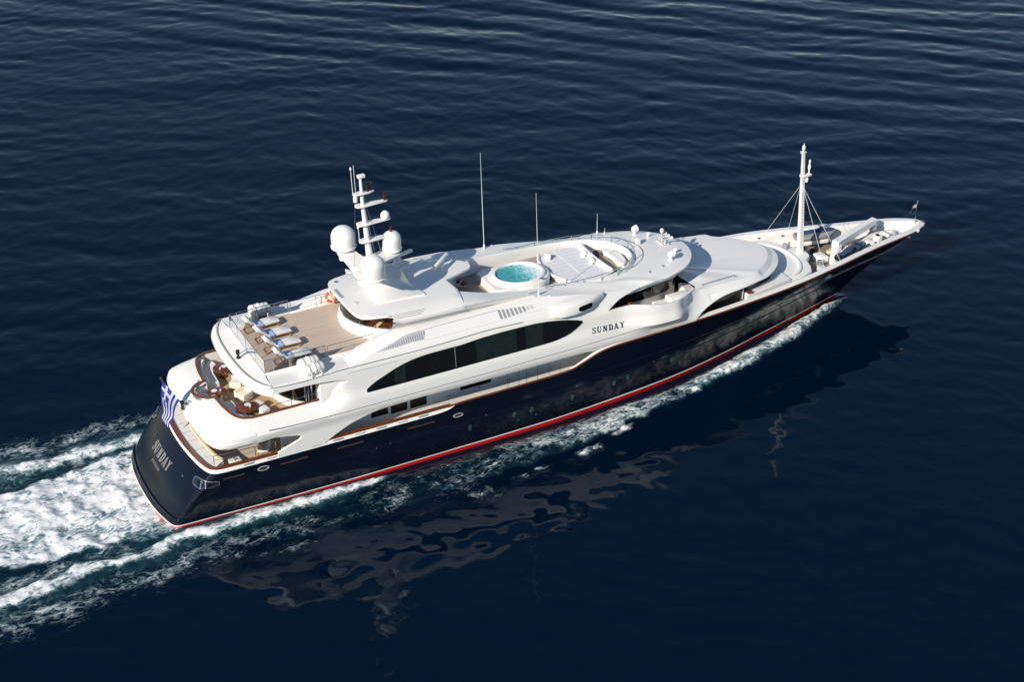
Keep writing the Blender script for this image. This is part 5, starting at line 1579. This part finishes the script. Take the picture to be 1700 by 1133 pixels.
def pouf(loc, rz, label):
    root = tag(empty('pouf', loc, rz), label, 'pouf', 'white poufs by the starboard table')
    MB().box(-.26, .26, -.26, .26, .06, .36, bev=.04).build('base', FABRIC, root)
    MB().box(-.27, .27, -.27, .27, .36, .46, bev=.05).build('cushion', FABRIC, root)
pouf((6.15, -2.05, 4.95), R(20), 'square white pouf beside the starboard round table, farther from the rail')
pouf((6.25, -2.75, 4.95), R(12), 'square white pouf beside the starboard round table, next to the rail')
def table(loc, r, label, items):
    root = tag(empty('round_table', loc), label, 'table', 'dark round tables on the upper aft deck')
    MB().lathe([(r, .52), (r + .03, .54), (r + .03, .58), (r - .02, .6), (.01, .6)], (0, 0, 0), 28).build('tabletop', MAHOG, root)
    MB().lathe([(.3, 0), (.25, .04), (.07, .1), (.07, .52)], (0, 0, 0), 14).build('pedestal', MAHOG, root)
    for dx, dy, k in items:
        p = (loc[0] + dx, loc[1] + dy, loc[2] + .6)
        if k == 'cup':
            o = MB().lathe([(.03, 0), (.05, .02), (.06, .12), (.05, .12), (.03, .03)], p, 12).build('cup', FLAGWHITE, None)
        else:
            o = MB().lathe([(.1, 0), (.17, .02), (.18, .035), (.02, .03)], p, 18).build('plate', FLAGWHITE, None)
        yield o
def do_table(loc, r, label, items, where):
    for o in table(loc, r, label, items):
        tag(o, ('white cup on ' if o.name.startswith('cup') else 'white plate on ') + where, 'cup' if o.name.startswith('cup') else 'plate', 'tableware on the upper aft deck')
do_table((5.55, 2.35, 4.95), .55, 'dark round table on the port side of the upper aft deck', [(.1, .05, 'plate'), (-.2, -.15, 'cup')], 'the port round table')
do_table((4.45, -.05, 4.95), .48, 'dark round table by the lookout niche at the stern', [(-.2, .1, 'plate'), (.12, -.1, 'cup')], 'the round table by the niche')
do_table((5.35, -2.35, 4.95), .58, 'dark round table on the starboard side of the upper aft deck beside two poufs', [(.1, .1, 'plate'), (.15, -.22, 'cup')], 'the starboard round table')
# curved saloon front on the upper deck: glass and white sill
pl = smooth_path([(10.6, -3.6, 0), (9.4, -3.5, 0), (8.4, -3.0, 0), (7.7, -2.1, 0), (7.4, -1.0, 0), (7.35, 0, 0)], 5)
f2 = [(p[0], p[1]) for p in pl] + [(p[0], -p[1]) for p in reversed(pl[:-1])]
m = MB().grid([[(x, y, 5.25) for x, y in f2], [(x, y, 7.31) for x, y in f2]])
sg = part(m, 'saloon_front', BLACKGLASS, smooth=60)
m = MB().grid([[(x - .12, y * 1.02, 4.95) for x, y in f2], [(x - .12, y * 1.02, 5.3) for x, y in f2], [(x - .06, y * 1.01, 5.34) for x, y in f2], [(x + .1, y, 5.34) for x, y in f2]])
part(m, 'sill', WHITE, sg, smooth=50)
for k in range(2, len(f2), 5):
    x, y = f2[k]
    part(MB().box(x - .05, x + .02, y - .03, y + .03, 5.3, 7.3), 'mullion', STEEL, sg)
for s in (-1, 1): part(MB().box(9.15, 13.5, min(s * 3.5, s * 4.3), max(s * 3.5, s * 4.3), 4.96, 7.3, bev=.03), 'saloon_side', WHITE)

# ---------------------------------------------------------------- cockpit on the main deck
lo_ = [(2.0, 0), (2.03, -1.2), (2.12, -2.3), (2.26, -3.2), (2.42, -3.85), (2.75, -4.15)]
li_ = [(3.3, -3.75), (3.1, -3.4), (2.98, -2.8), (2.86, -1.9), (2.78, -.9), (2.76, 0)]
m = MB().prism(both(lo_ + li_), 2.2, 3.32)
ck = part(m, 'cockpit_ledge', WHITE, bevel=.03)
m = MB().prism(both([(2.70, 0), (2.72, -.9), (2.80, -1.9), (2.92, -2.8), (3.04, -3.4), (3.2, -3.7), (3.36, -3.62), (3.22, -3.3), (3.1, -2.75), (2.98, -1.9), (2.9, -.9), (2.88, 0)]), 3.0, 3.36)
part(m, 'padded_edge', YELLOWC, ck, bevel=.03)
for y in (-3.0, -2.0, -1.0, 0, 1.0, 2.0, 3.0):
    x0 = interp(abs(y), [(0, 2.02), (2.3, 2.14), (3.2, 2.3)])
    part(MB().box(x0 + .02, x0 + .66, y - .012, y + .012, 3.31, 3.326), 'seam', GROOVE, ck)
tt = tag(empty('dining_table', (4.55, 0, 2.2)), 'teak dining table in the shaded main deck cockpit', 'table')
mm = MB().prism(both([(-.55, 0), (-.55, -1.5), (-.35, -1.8), (.35, -1.8), (.55, -1.5), (.55, 0)]), .66, .73); mm.build('tabletop', TEAKFURN, tt)
for y in (-1.0, 1.0): MB().lathe([(.25, 0), (.08, .06), (.08, .66)], (0, y, 0), 12).build('pedestal', TEAKFURN, tt)
for s in (-1, 1):
    m = MB().box(3.6, 4.3, min(s * 3.55, s * 4.15), max(s * 3.55, s * 4.15), 2.2, 3.2, bev=.05)
    part(m, 'cockpit_locker', WHITE)
    part(MB().lathe([(.06, 3.2), (.06, 3.32), (.02, 3.34)], (3.9, s * 3.85, 0), 10), 'capstan', STEEL)
def cushion_chair(loc, rz, label):
    root = tag(empty('deck_chair', loc, rz), label, 'chair', 'deck chairs')
    MB().box(-.3, .3, -.28, .28, .3, .40, bev=.03).build('seat', FABRIC, root)
    MB().box(-.05, .05, -.28, .28, 0, .6, Matrix.Translation((-.3, 0, .38)) @ Matrix.Rotation(R(-18), 4, 'Y'), bev=.03).build('backrest', FABRIC, root)
    for x in (-.26, .26):
        for y in (-.26, .26): MB().box(x - .025, x + .025, y - .025, y + .025, 0, .32).build('leg', TEAKFURN, root)
    return root
cushion_chair((6.0, -2.6, 2.2), R(160), 'pale deck chair in the cockpit on the main deck, starboard side')
# by the tub
wc = tag(empty('folding_chair', (20.45, 1.15, 7.66), R(-40)), 'white chair beside the hot tub with a brown cushion on it', 'chair', 'deck chairs')
MB().box(-.32, .6, -.3, .3, .32, .42, bev=.05).build('seat', FABRIC, wc)
MB().box(-.06, .06, -.3, .3, 0, .7, Matrix.Translation((-.3, 0, .40)) @ Matrix.Rotation(R(-30), 4, 'Y'), bev=.05).build('backrest', FABRIC, wc)
for x in (-.26, .5):
    for y in (-.26, .26): MB().box(x - .025, x + .025, y - .025, y + .025, 0, .34).build('leg', TEAKFURN, wc)
o = MB().box(-.2, .2, -.18, .18, 0, .16, Matrix.Translation((20.75, .72, 8.09)) @ Matrix.Rotation(R(20), 4, 'Z'), bev=.06).build('brown_cushion', BROWNC, None)
tag(o, 'small brown cushion lying on the chair beside the hot tub', 'cushion')
o = MB().box(-.14, .14, -.12, .12, 0, .12, Matrix.Translation((20.55, 1.15, 8.085)) @ Matrix.Rotation(R(50), 4, 'Z'), bev=.05).build('dark_cushion', BLACK, None)
tag(o, 'small dark cushion lying on the chair beside the hot tub', 'cushion')
# rolled towels on the sunpad
def towel(loc, rz, label, dx=.0):
    m = MB()
    M = Matrix.Translation(loc) @ Matrix.Rotation(rz, 4, 'Z')
    for k, (x, y, r) in enumerate(((0, 0, .1), (.2, .05, .1), (.1, .02, .1))):
        z = .1 if k < 2 else .26
        p = [tuple(M @ Vector((x, y - .22, z))), tuple(M @ Vector((x, y + .22, z)))]
        m.tube([p[0], tuple(Vector(p[0]).lerp(Vector(p[1]), .06)), tuple(Vector(p[0]).lerp(Vector(p[1]), .94)), p[1]], [r * .6, r, r, r * .6], 12)
    o = m.build('towel_pile', FABRIC, None, smooth=60)
    tag(o, label, 'towels', 'piles of white towels on the sunpad')
towel((26.95, 1.35, 8.03), R(40), 'pile of rolled white towels on the sunpad at the hot tub end')
towel((29.2, .75, 8.03), R(10), 'pile of rolled white towels against the bolster, farther from the viewer')
towel((29.15, -.35, 8.03), R(-10), 'pile of rolled white towels against the bolster, nearer the viewer')

# ---------------------------------------------------------------- ensign and stern lamps
m = MB().tube([(2.55, 0, 4.75), (1.25, 0, 7.25)], .035, 8)
m.lathe([(.02, 0), (.06, .03), (.06, .09), (.01, .12)], (1.25, 0, 7.25), 10)
stf = part(m, 'ensign_staff', MAHOG, aftb)
m = MB().tube([(2.25, -.25, 5.05), (2.25, -.25, 5.5)], .07, 10).lathe([(.13, 5.45), (.13, 5.62), (.04, 5.66)], (2.25, -.25, 0), 12)
part(m, 'stern_lamp', BLACK, aftb)
m = MB().tube([(2.9, -.2, 5.3), (2.3, -.22, 5.62)], .05, 8).box(2.4, 2.9, -.35, .1, 5.15, 5.3, bev=.04)
part(m, 'stern_lamp_bracket', PALEGREY, aftb)
m = MB().tube([(5.72, -.55, 7.72), (5.7, -.55, 8.15)], .075, 10).lathe([(.1, 7.95), (.12, 8.05), (.12, 8.2), (.03, 8.26)], (5.7, -.55, 0), 12).lathe([(.12, 7.7), (.12, 7.76), (.06, 7.8)], (5.7, -.55, 0), 12)
m.tube([(5.7, -.55, 7.95), (6.35, -.5, 8.1)], .02, 6)
part(m, 'stern_lamp', BLACK, sdb)
# flag: nine stripes and a cross in the canton, hanging in heavy folds from the raked staff
A_, B_ = Vector((1.29, 0, 7.17)), Vector((2.12, 0, 5.57))
nu, nv = 54, 36
m = MB()
pts = []
for j in range(nv + 1):
    v = j / nv                                       # along the hoist, 0 = top
    for i in range(nu + 1):
        u = i / nu                                   # along the fly
        h = A_.lerp(B_, v)
        s = 2.75 * u
        ph = 7.5 * u + 1.6 * v
        x = h.x - .62 * (1 - math.exp(-1.2 * u)) * (0.55 + .5 * v) + .04 * math.sin(ph * 1.3) - .28 * u * v
        y = .20 * math.sin(ph) * (u ** .6) * (1 - .3 * v) - .05
        z = h.z - s * (.90 - .12 * v) - .08 * math.sin(2.2 * ph) * u * (1 - u)
        z += .42 * u * v
        pts.append((x, y, z))
fs, ms = [], []
for j in range(nv):
    for i in range(nu):
        a = j * (nu + 1) + i
        m.f.append([a, a + 1, a + nu + 2, a + nu + 1])
        v = (j + .5) / nv * 9; u = (i + .5) / nu * 13.5
        if v < 5 and u < 5:
            mi = 1 if (2 <= v < 3 or 2 <= u < 3) else 0
        else: mi = int(v) % 2
        m.m.append(mi)
m.v = pts
fl = m.build('ensign_flag', [FLAGBLUE, FLAGWHITE], None, smooth=80)
tag(fl, 'blue and white striped flag with a cross hanging from the raked stern staff', 'flag')
# ================================================================ THE SEA
def lat(ix, iy, seed):
    h = (ix.astype(np.int64) * 374761393 + iy.astype(np.int64) * 668265263 + seed * 974634777) & 0xffffffff
    h = ((h ^ (h >> 13)) * 1274126177) & 0xffffffff
    h = (h ^ (h >> 16)) & 0xffffffff
    return h.astype(np.float64) / 4294967295.0
def vnoise(x, y, seed):
    ix, iy = np.floor(x), np.floor(y)
    fx, fy = x - ix, y - iy
    fx = fx * fx * fx * (fx * (fx * 6 - 15) + 10); fy = fy * fy * fy * (fy * (fy * 6 - 15) + 10)
    a, b = lat(ix, iy, seed), lat(ix + 1, iy, seed)
    c, d = lat(ix, iy + 1, seed), lat(ix + 1, iy + 1, seed)
    return (a + (b - a) * fx) * (1 - fy) + (c + (d - c) * fx) * fy
def fbm(x, y, seed, octv=4, gain=.5):
    t, a, s = 0, 1, 0
    for o in range(octv):
        t = t + a * vnoise(x * 2 ** o + 17.3 * o, y * 2 ** o - 9.1 * o, seed + o); s += a; a *= gain
    return t / s
def axis(segs, far0, far1):
    out = []
    for a, b, st in segs: out += list(np.arange(a, b, st))
    out.append(segs[-1][1])
    lo, st = segs[0][0], segs[0][2]
    neg = []
    while lo > far0: st *= 1.35; lo -= st; neg.append(lo)
    hi, st = segs[-1][1], segs[-1][2]
    while hi < far1: st *= 1.35; hi += st; out.append(hi)
    return np.array(neg[::-1] + out)
ax = axis([(-14, 58, .11), (58, 112, .24)], -6000, 6000)
ay = axis([(-42, -13, .2), (-13, 9, .11), (9, 98, .24)], -6000, 6000)
X, Y = np.meshgrid(ax, ay, indexing='ij')
def nin(x, t): return np.interp(x, [p[0] for p in t], [p[1] for p in t])
def sst(a, b, x):
    t = np.clip((x - a) / (b - a), 0, 1); return t * t * (3 - 2 * t)
rng = np.random.RandomState(4)
H = np.zeros_like(X)
far = 1 - sst(150, 420, np.hypot(X - 30, Y - 20))
# ambient wavelets: long low swell plus short cross chop, calmer in the lee on the starboard side
ph = rng.rand(60) * 6.28
wx = (fbm(X / 9, Y / 9, 11, 2) - .5) * 2.2; wy = (fbm(X / 9 + 50, Y / 9, 12, 2) - .5) * 2.2
amp_mod = .55 + .9 * fbm(X / 16, Y / 16, 21, 3)
open_ = sst(-6, 20, Y + .2 * (X - 20))
open_ = np.where(X < -2, np.maximum(open_, .35), open_)
k = 0
for lam, a, spread, n, cl in ((13.0, .016, .45, 4, .28), (6.0, .0080, .6, 6, .26), (3.4, .0056, .9, 10, .42), (1.9, .0026, 1.0, 14, .80), (1.1, .0010, 1.1, 14, .85)):
    for q in range(n):
        th = math.radians(62) + (rng.rand() - .5) * 2 * spread          # roughly up and away from the camera
        L = lam * (.75 + .5 * rng.rand())
        kx, ky = 2 * math.pi / L * math.cos(th), 2 * math.pi / L * math.sin(th)
        warp = 1.0 if lam > 5 else 1.5
        H += a * np.sin(kx * (X + wx * warp) + ky * (Y + wy * warp) + ph[k % 60]) * far * (cl + (1 - cl) * open_) * amp_mod
        k += 1
# a set of parallel wake crests crossing the far water
cn = np.array([36.6, 35.5]) / math.hypot(36.6, 35.5)
d = (X - 50) * cn[0] + (Y - 50) * cn[1] + (fbm(X / 18, Y / 18, 31, 2) - .5) * 4
along = (X - 50) * cn[1] - (Y - 50) * cn[0]
env = sst(-6, 2, d) * (1 - .5 * sst(25, 45, d)) * far * (.35 + 1.0 * fbm(X / 22 + 5, Y / 22, 33, 2))
H += .058 * env * (np.sin(2 * math.pi * d / 5.6) + .35 * np.sin(4 * math.pi * d / 5.6 + .6))
# --- hull wave and wake
AY = np.abs(Y)
AY = AY + sst(9, -3, X) * ((fbm(X / 2.6, Y / 2.6, 71, 3) - .5) * 1.3 + (fbm(X / .8, Y / .8, 72, 3) - .5) * .7)
hullw = nin(X, [(-1, 4.3), (0, 4.35), (8, 4.6), (16, 4.7), (23, 4.68), (28, 4.45), (32, 4.1), (36, 3.45), (40, 2.5), (43, 1.75), (46, 1.0), (48.3, .4), (49.7, 0)])
dh = AY - hullw                                                          # distance outside the hull side
yi = nin(X, [(6, 5.9), (12, 5.6), (16, 5.35), (23, 5.25), (28, 5.0), (33, 4.75), (38, 3.55), (42, 2.5), (46, 1.15), (49.6, .15)])
yo = nin(X, [(4, 8.6), (8, 8.6), (12, 8.3), (16, 8.0), (20, 7.9), (23.6, 7.7), (28.8, 7.0), (32.6, 6.2), (36, 5.5), (40, 4.55), (44.3, 3.2), (47, 1.95), (48.7, 1.25), (50.1, .55), (50.7, .2)])
yo = yo + (fbm(X / 1.3, Y / 1.3, 41, 3) - .5) * 1.1 * sst(50, 44, X) * sst(50, 30, X)
dens_bow = nin(X, [(2, .0), (6, .20), (10, .26), (16, .36), (20, .48), (25, .70), (30, .82), (36, .95), (48, 1.0), (50.1, .9), (50.6, 0)])
edge = np.clip((yo - AY) / .35, 0, 1) * np.clip((AY - yi + .25) / .35, 0, 1)
F_bow = edge * dens_bow * (.52 + .42 * fbm(X / 1.5, Y / .7, 81, 3))
tb = np.clip((AY - yi) / np.maximum(yo - yi, .3), 0, 1)
near = (X > -1) & (X < 51)
H += np.where(near, edge * nin(X, [(8, 0), (12, .08), (30, .22), (42, .40), (48, .50), (50, .2)]) * np.sin(math.pi * np.clip(tb, 0, 1)) ** .7, 0)
H += np.where(near, -.06 * np.exp(-(dh / .9) ** 2) * sst(9, 15, X) * (1 - sst(36, 44, X)), 0)
# strong white wave clinging to the quarter, streaming aft as two streaks
yb = nin(X, [(-16, 6.35), (-8, 5.9), (0, 5.35), (3, 5.35), (8, 5.3), (12, 5.15), (14, 5.0)])
wb = nin(X, [(-16, 1.15), (-8, .85), (0, .62), (6, .62), (10, .45), (13.5, .12)])
F_q = np.exp(-np.abs((AY - yb) / wb) ** 2.6) * sst(13.8, 11.5, X) * (.60 + .45 * fbm(X / 1.6, Y / 1.0, 83, 3))
H += .24 * np.exp(-((AY - yb) / wb) ** 2) * sst(14, 9, X) * far
# looser lace outside the streaks
yl = nin(X, [(-16, 8.6), (-6, 7.9), (0, 7.4), (6, 7.0), (12, 7.0)])
F_l = .42 * np.exp(-((AY - yl) / nin(X, [(-16, 1.7), (0, 1.2), (10, .8)])) ** 2) * sst(12, 4, X)
F_l += .24 * np.exp(-((AY - 8.0) / 1.0) ** 2) * sst(9, 11.5, X) * sst(22, 15, X) * (Y < 0)
# churned wash behind the transom
wc_ = nin(X, [(-16, 3.3), (-9, 3.2), (-4, 3.9), (0, 4.25), (.3, 4.3)])
F_c = sst(.7, -.25, (AY - wc_) / 1.0) * sst(.8, .0, X) * (.60 + .52 * fbm(X / 2.6, Y / 1.7, 73, 3))
F_g = .34 * np.exp(-((AY - (yb + wc_) / 2) / .6) ** 2) * sst(.5, -3, X)
F_q = np.maximum(F_q, F_g)
H += np.clip(F_c, 0, 1) * (.34 * (fbm(X / 1.7, Y / 1.5, 51, 4) - .5) * 2 + .12)
H -= .20 * np.exp(-((AY - (yb + wc_) / 2) / .5) ** 2) * sst(1, -2, X) * far
# stray breaking crests off the starboard side
F_s = np.zeros_like(X)
for (sx, sy, lx, ly, an, s) in ((24.6, -8.35, 1.3, .35, 10, .70), (20.6, -8.7, 1.5, .28, 8, .62), (27.6, -7.3, 1.0, .3, 14, .7), (17.0, -9.3, 1.4, .7, 0, .42), (5.0, -9.0, 2.0, .9, -10, .34), (10.0, -9.4, 1.6, .6, 0, .30)):
    c, s2 = math.cos(math.radians(an)), math.sin(math.radians(an))
    u = (X - sx) * c + (Y - sy) * s2; v = -(X - sx) * s2 + (Y - sy) * c
    g = np.exp(-(np.abs(u / lx) ** 3) - (np.abs(v + .35 * (fbm(X / .9, Y / .9, 86, 2) - .5)) / ly) ** 2)
    F_s = np.maximum(F_s, s * g * (.35 + 1.1 * fbm(X / .7, Y / .5, 85, 3)))
    H += .05 * g * far
F = np.maximum.reduce([F_bow * near, F_q, F_l, np.clip(F_c, 0, 1) * .97, F_s])
F *= far
H += F * (fbm(X / .6, Y / .5, 61, 3) - .5) * .30
shade_t = np.clip(np.maximum.reduce([F_q * .9, F_c * .9, .55 * np.exp(-((AY - yb) / (wb * 1.7)) ** 2) * sst(14, 9, X), F_bow * near * .35]), 0, 1)
nx, ny = X.shape
co = np.empty((nx * ny, 3), np.float32)
co[:, 0] = X.ravel(); co[:, 1] = Y.ravel(); co[:, 2] = H.ravel()
idx = np.arange(nx * ny).reshape(nx, ny)
quads = np.stack([idx[:-1, :-1], idx[1:, :-1], idx[1:, 1:], idx[:-1, 1:]], -1).reshape(-1, 4)
me = bpy.data.meshes.new('sea')
me.vertices.add(nx * ny)
me.vertices.foreach_set('co', co.ravel())
me.loops.add(quads.size)
me.loops.foreach_set('vertex_index', quads.ravel().astype(np.int32))
me.polygons.add(len(quads))
me.polygons.foreach_set('loop_start', np.arange(0, quads.size, 4, dtype=np.int32))
me.polygons.foreach_set('loop_total', np.full(len(quads), 4, np.int32))
me.polygons.foreach_set('use_smooth', np.ones(len(quads), bool))
me.update()
for nm, arr in (('foam', F), ('churn', shade_t), ('chop', open_)):
    at = me.attributes.new(nm, 'FLOAT', 'POINT')
    at.data.foreach_set('value', arr.ravel().astype(np.float32))
sea = bpy.data.objects.new('sea', me)
col.objects.link(sea)
sea['kind'] = 'structure'

def sea_mat():
    m = bpy.data.materials.new('sea_water')
    m.use_nodes = True
    n, l = m.node_tree.nodes, m.node_tree.links
    b = n['Principled BSDF']
    out = n['Material Output']
    def math_(op, a, b_=None, c=None, clamp=False):
        q = n.new('ShaderNodeMath'); q.operation = op; q.use_clamp = clamp
        for i, v in enumerate((a, b_, c)):
            if v is None: continue
            if hasattr(v, 'is_output') or isinstance(v, bpy.types.NodeSocket): l.new(v, q.inputs[i])
            else: q.inputs[i].default_value = v
        return q.outputs[0]
    tc = n.new('ShaderNodeTexCoord')
    def noise(scale, detail, rough, dist=0, st=(1, 1, 1)):
        mp = n.new('ShaderNodeMapping'); mp.inputs['Scale'].default_value = st
        l.new(tc.outputs['Object'], mp.inputs[0])
        q = n.new('ShaderNodeTexNoise'); q.inputs['Scale'].default_value = scale; q.inputs['Detail'].default_value = detail
        q.inputs['Roughness'].default_value = rough; q.inputs['Distortion'].default_value = dist
        l.new(mp.outputs[0], q.inputs[0])
        return q.outputs[0]
    fo = n.new('ShaderNodeAttribute'); fo.attribute_name = 'foam'
    ch = n.new('ShaderNodeAttribute'); ch.attribute_name = 'churn'
    op = n.new('ShaderNodeAttribute'); op.attribute_name = 'chop'
    big = noise(.42, 4, .55, 1.0, (.8, 1.2, 1))
    n1 = noise(1.3, 11, .66, .25, (.8, 1.2, 1))
    n2 = noise(5.5, 8, .68, .15, (.85, 1.15, 1))
    # ridged lace: thin bright threads where the noise crosses its middle
    r1 = math_('ABSOLUTE', math_('SUBTRACT', noise(1.7, 8, .6, .7, (.75, 1.25, 1)), .5))
    ridge = math_('SUBTRACT', 1.0, math_('MULTIPLY', r1, 7.0), clamp=True)
    mixn = math_('ADD', math_('MULTIPLY', n1, .62), math_('MULTIPLY', n2, .38))
    mixn = math_('ADD', math_('MULTIPLY', mixn, .74), math_('MULTIPLY', ridge, .20))
    mixn = math_('ADD', mixn, math_('MULTIPLY', math_('SUBTRACT', big, .35), .55))
    # foam thickens where the density is high and the noise is high
    val = math_('ADD', fo.outputs['Fac'], math_('MULTIPLY', math_('SUBTRACT', mixn, .52), 1.55))
    f0 = math_('DIVIDE', math_('SUBTRACT', val, .38), .50, clamp=True)
    gate = math_('MULTIPLY', fo.outputs['Fac'], 9.0, clamp=True)
    foam = math_('MULTIPLY', math_('POWER', f0, 1.3), gate)
    # body colour
    mx = n.new('ShaderNodeMix'); mx.data_type = 'RGBA'
    mx.inputs[6].default_value = (0.0001, 0.0056, 0.0170, 1)
    mx.inputs[7].default_value = (0.06, 0.21, 0.23, 1)
    cf = math_('MULTIPLY', ch.outputs['Fac'], math_('MULTIPLY', math_('SUBTRACT', n1, .28), 1.9, clamp=True))
    l.new(cf, mx.inputs[0])
    mf = n.new('ShaderNodeMix'); mf.data_type = 'RGBA'
    l.new(foam, mf.inputs[0]); l.new(mx.outputs[2], mf.inputs[6])
    wf = n.new('ShaderNodeMix'); wf.data_type = 'RGBA'
    wf.inputs[6].default_value = (0.30, 0.47, 0.50, 1); wf.inputs[7].default_value = (0.78, 0.80, 0.81, 1)
    l.new(math_('MULTIPLY', math_('SUBTRACT', math_('ADD', f0, math_('MULTIPLY', math_('SUBTRACT', mixn, .5), 2.2)), .52), 1.5, clamp=True), wf.inputs[0])
    l.new(wf.outputs[2], mf.inputs[7])
    l.new(mf.outputs[2], b.inputs['Base Color'])
    l.new(math_('ADD', .045, math_('MULTIPLY', foam, .6)), b.inputs['Roughness'])
    b.inputs['IOR'].default_value = 1.333
    b.inputs['Specular Tint'].default_value = (0.66, 0.88, 1.0, 1)
    l.new(math_('MULTIPLY', math_('SUBTRACT', 1.0, foam), .38), b.inputs['Specular IOR Level'])
    # fine ripples
    rp = math_('ADD', math_('MULTIPLY', noise(1.6, 4, .5, .6, (1, 1.0, 1)), 1.0), math_('MULTIPLY', noise(.55, 3, .5, .4), 1.6))
    bu = n.new('ShaderNodeBump'); l.new(math_('ADD', .05, math_('MULTIPLY', op.outputs['Fac'], .30)), bu.inputs['Strength']); bu.inputs['Distance'].default_value = .05
    l.new(rp, bu.inputs['Height'])
    b2 = n.new('ShaderNodeBump'); b2.inputs['Distance'].default_value = .22
    l.new(math_('MULTIPLY', fo.outputs['Fac'], .55, clamp=True), b2.inputs['Strength'])
    l.new(math_('ADD', math_('MULTIPLY', mixn, 1.0), math_('MULTIPLY', foam, .35)), b2.inputs['Height'])
    l.new(bu.outputs[0], b2.inputs['Normal'])
    l.new(b2.outputs[0], b.inputs['Normal'])
    return m
me.materials.append(sea_mat())
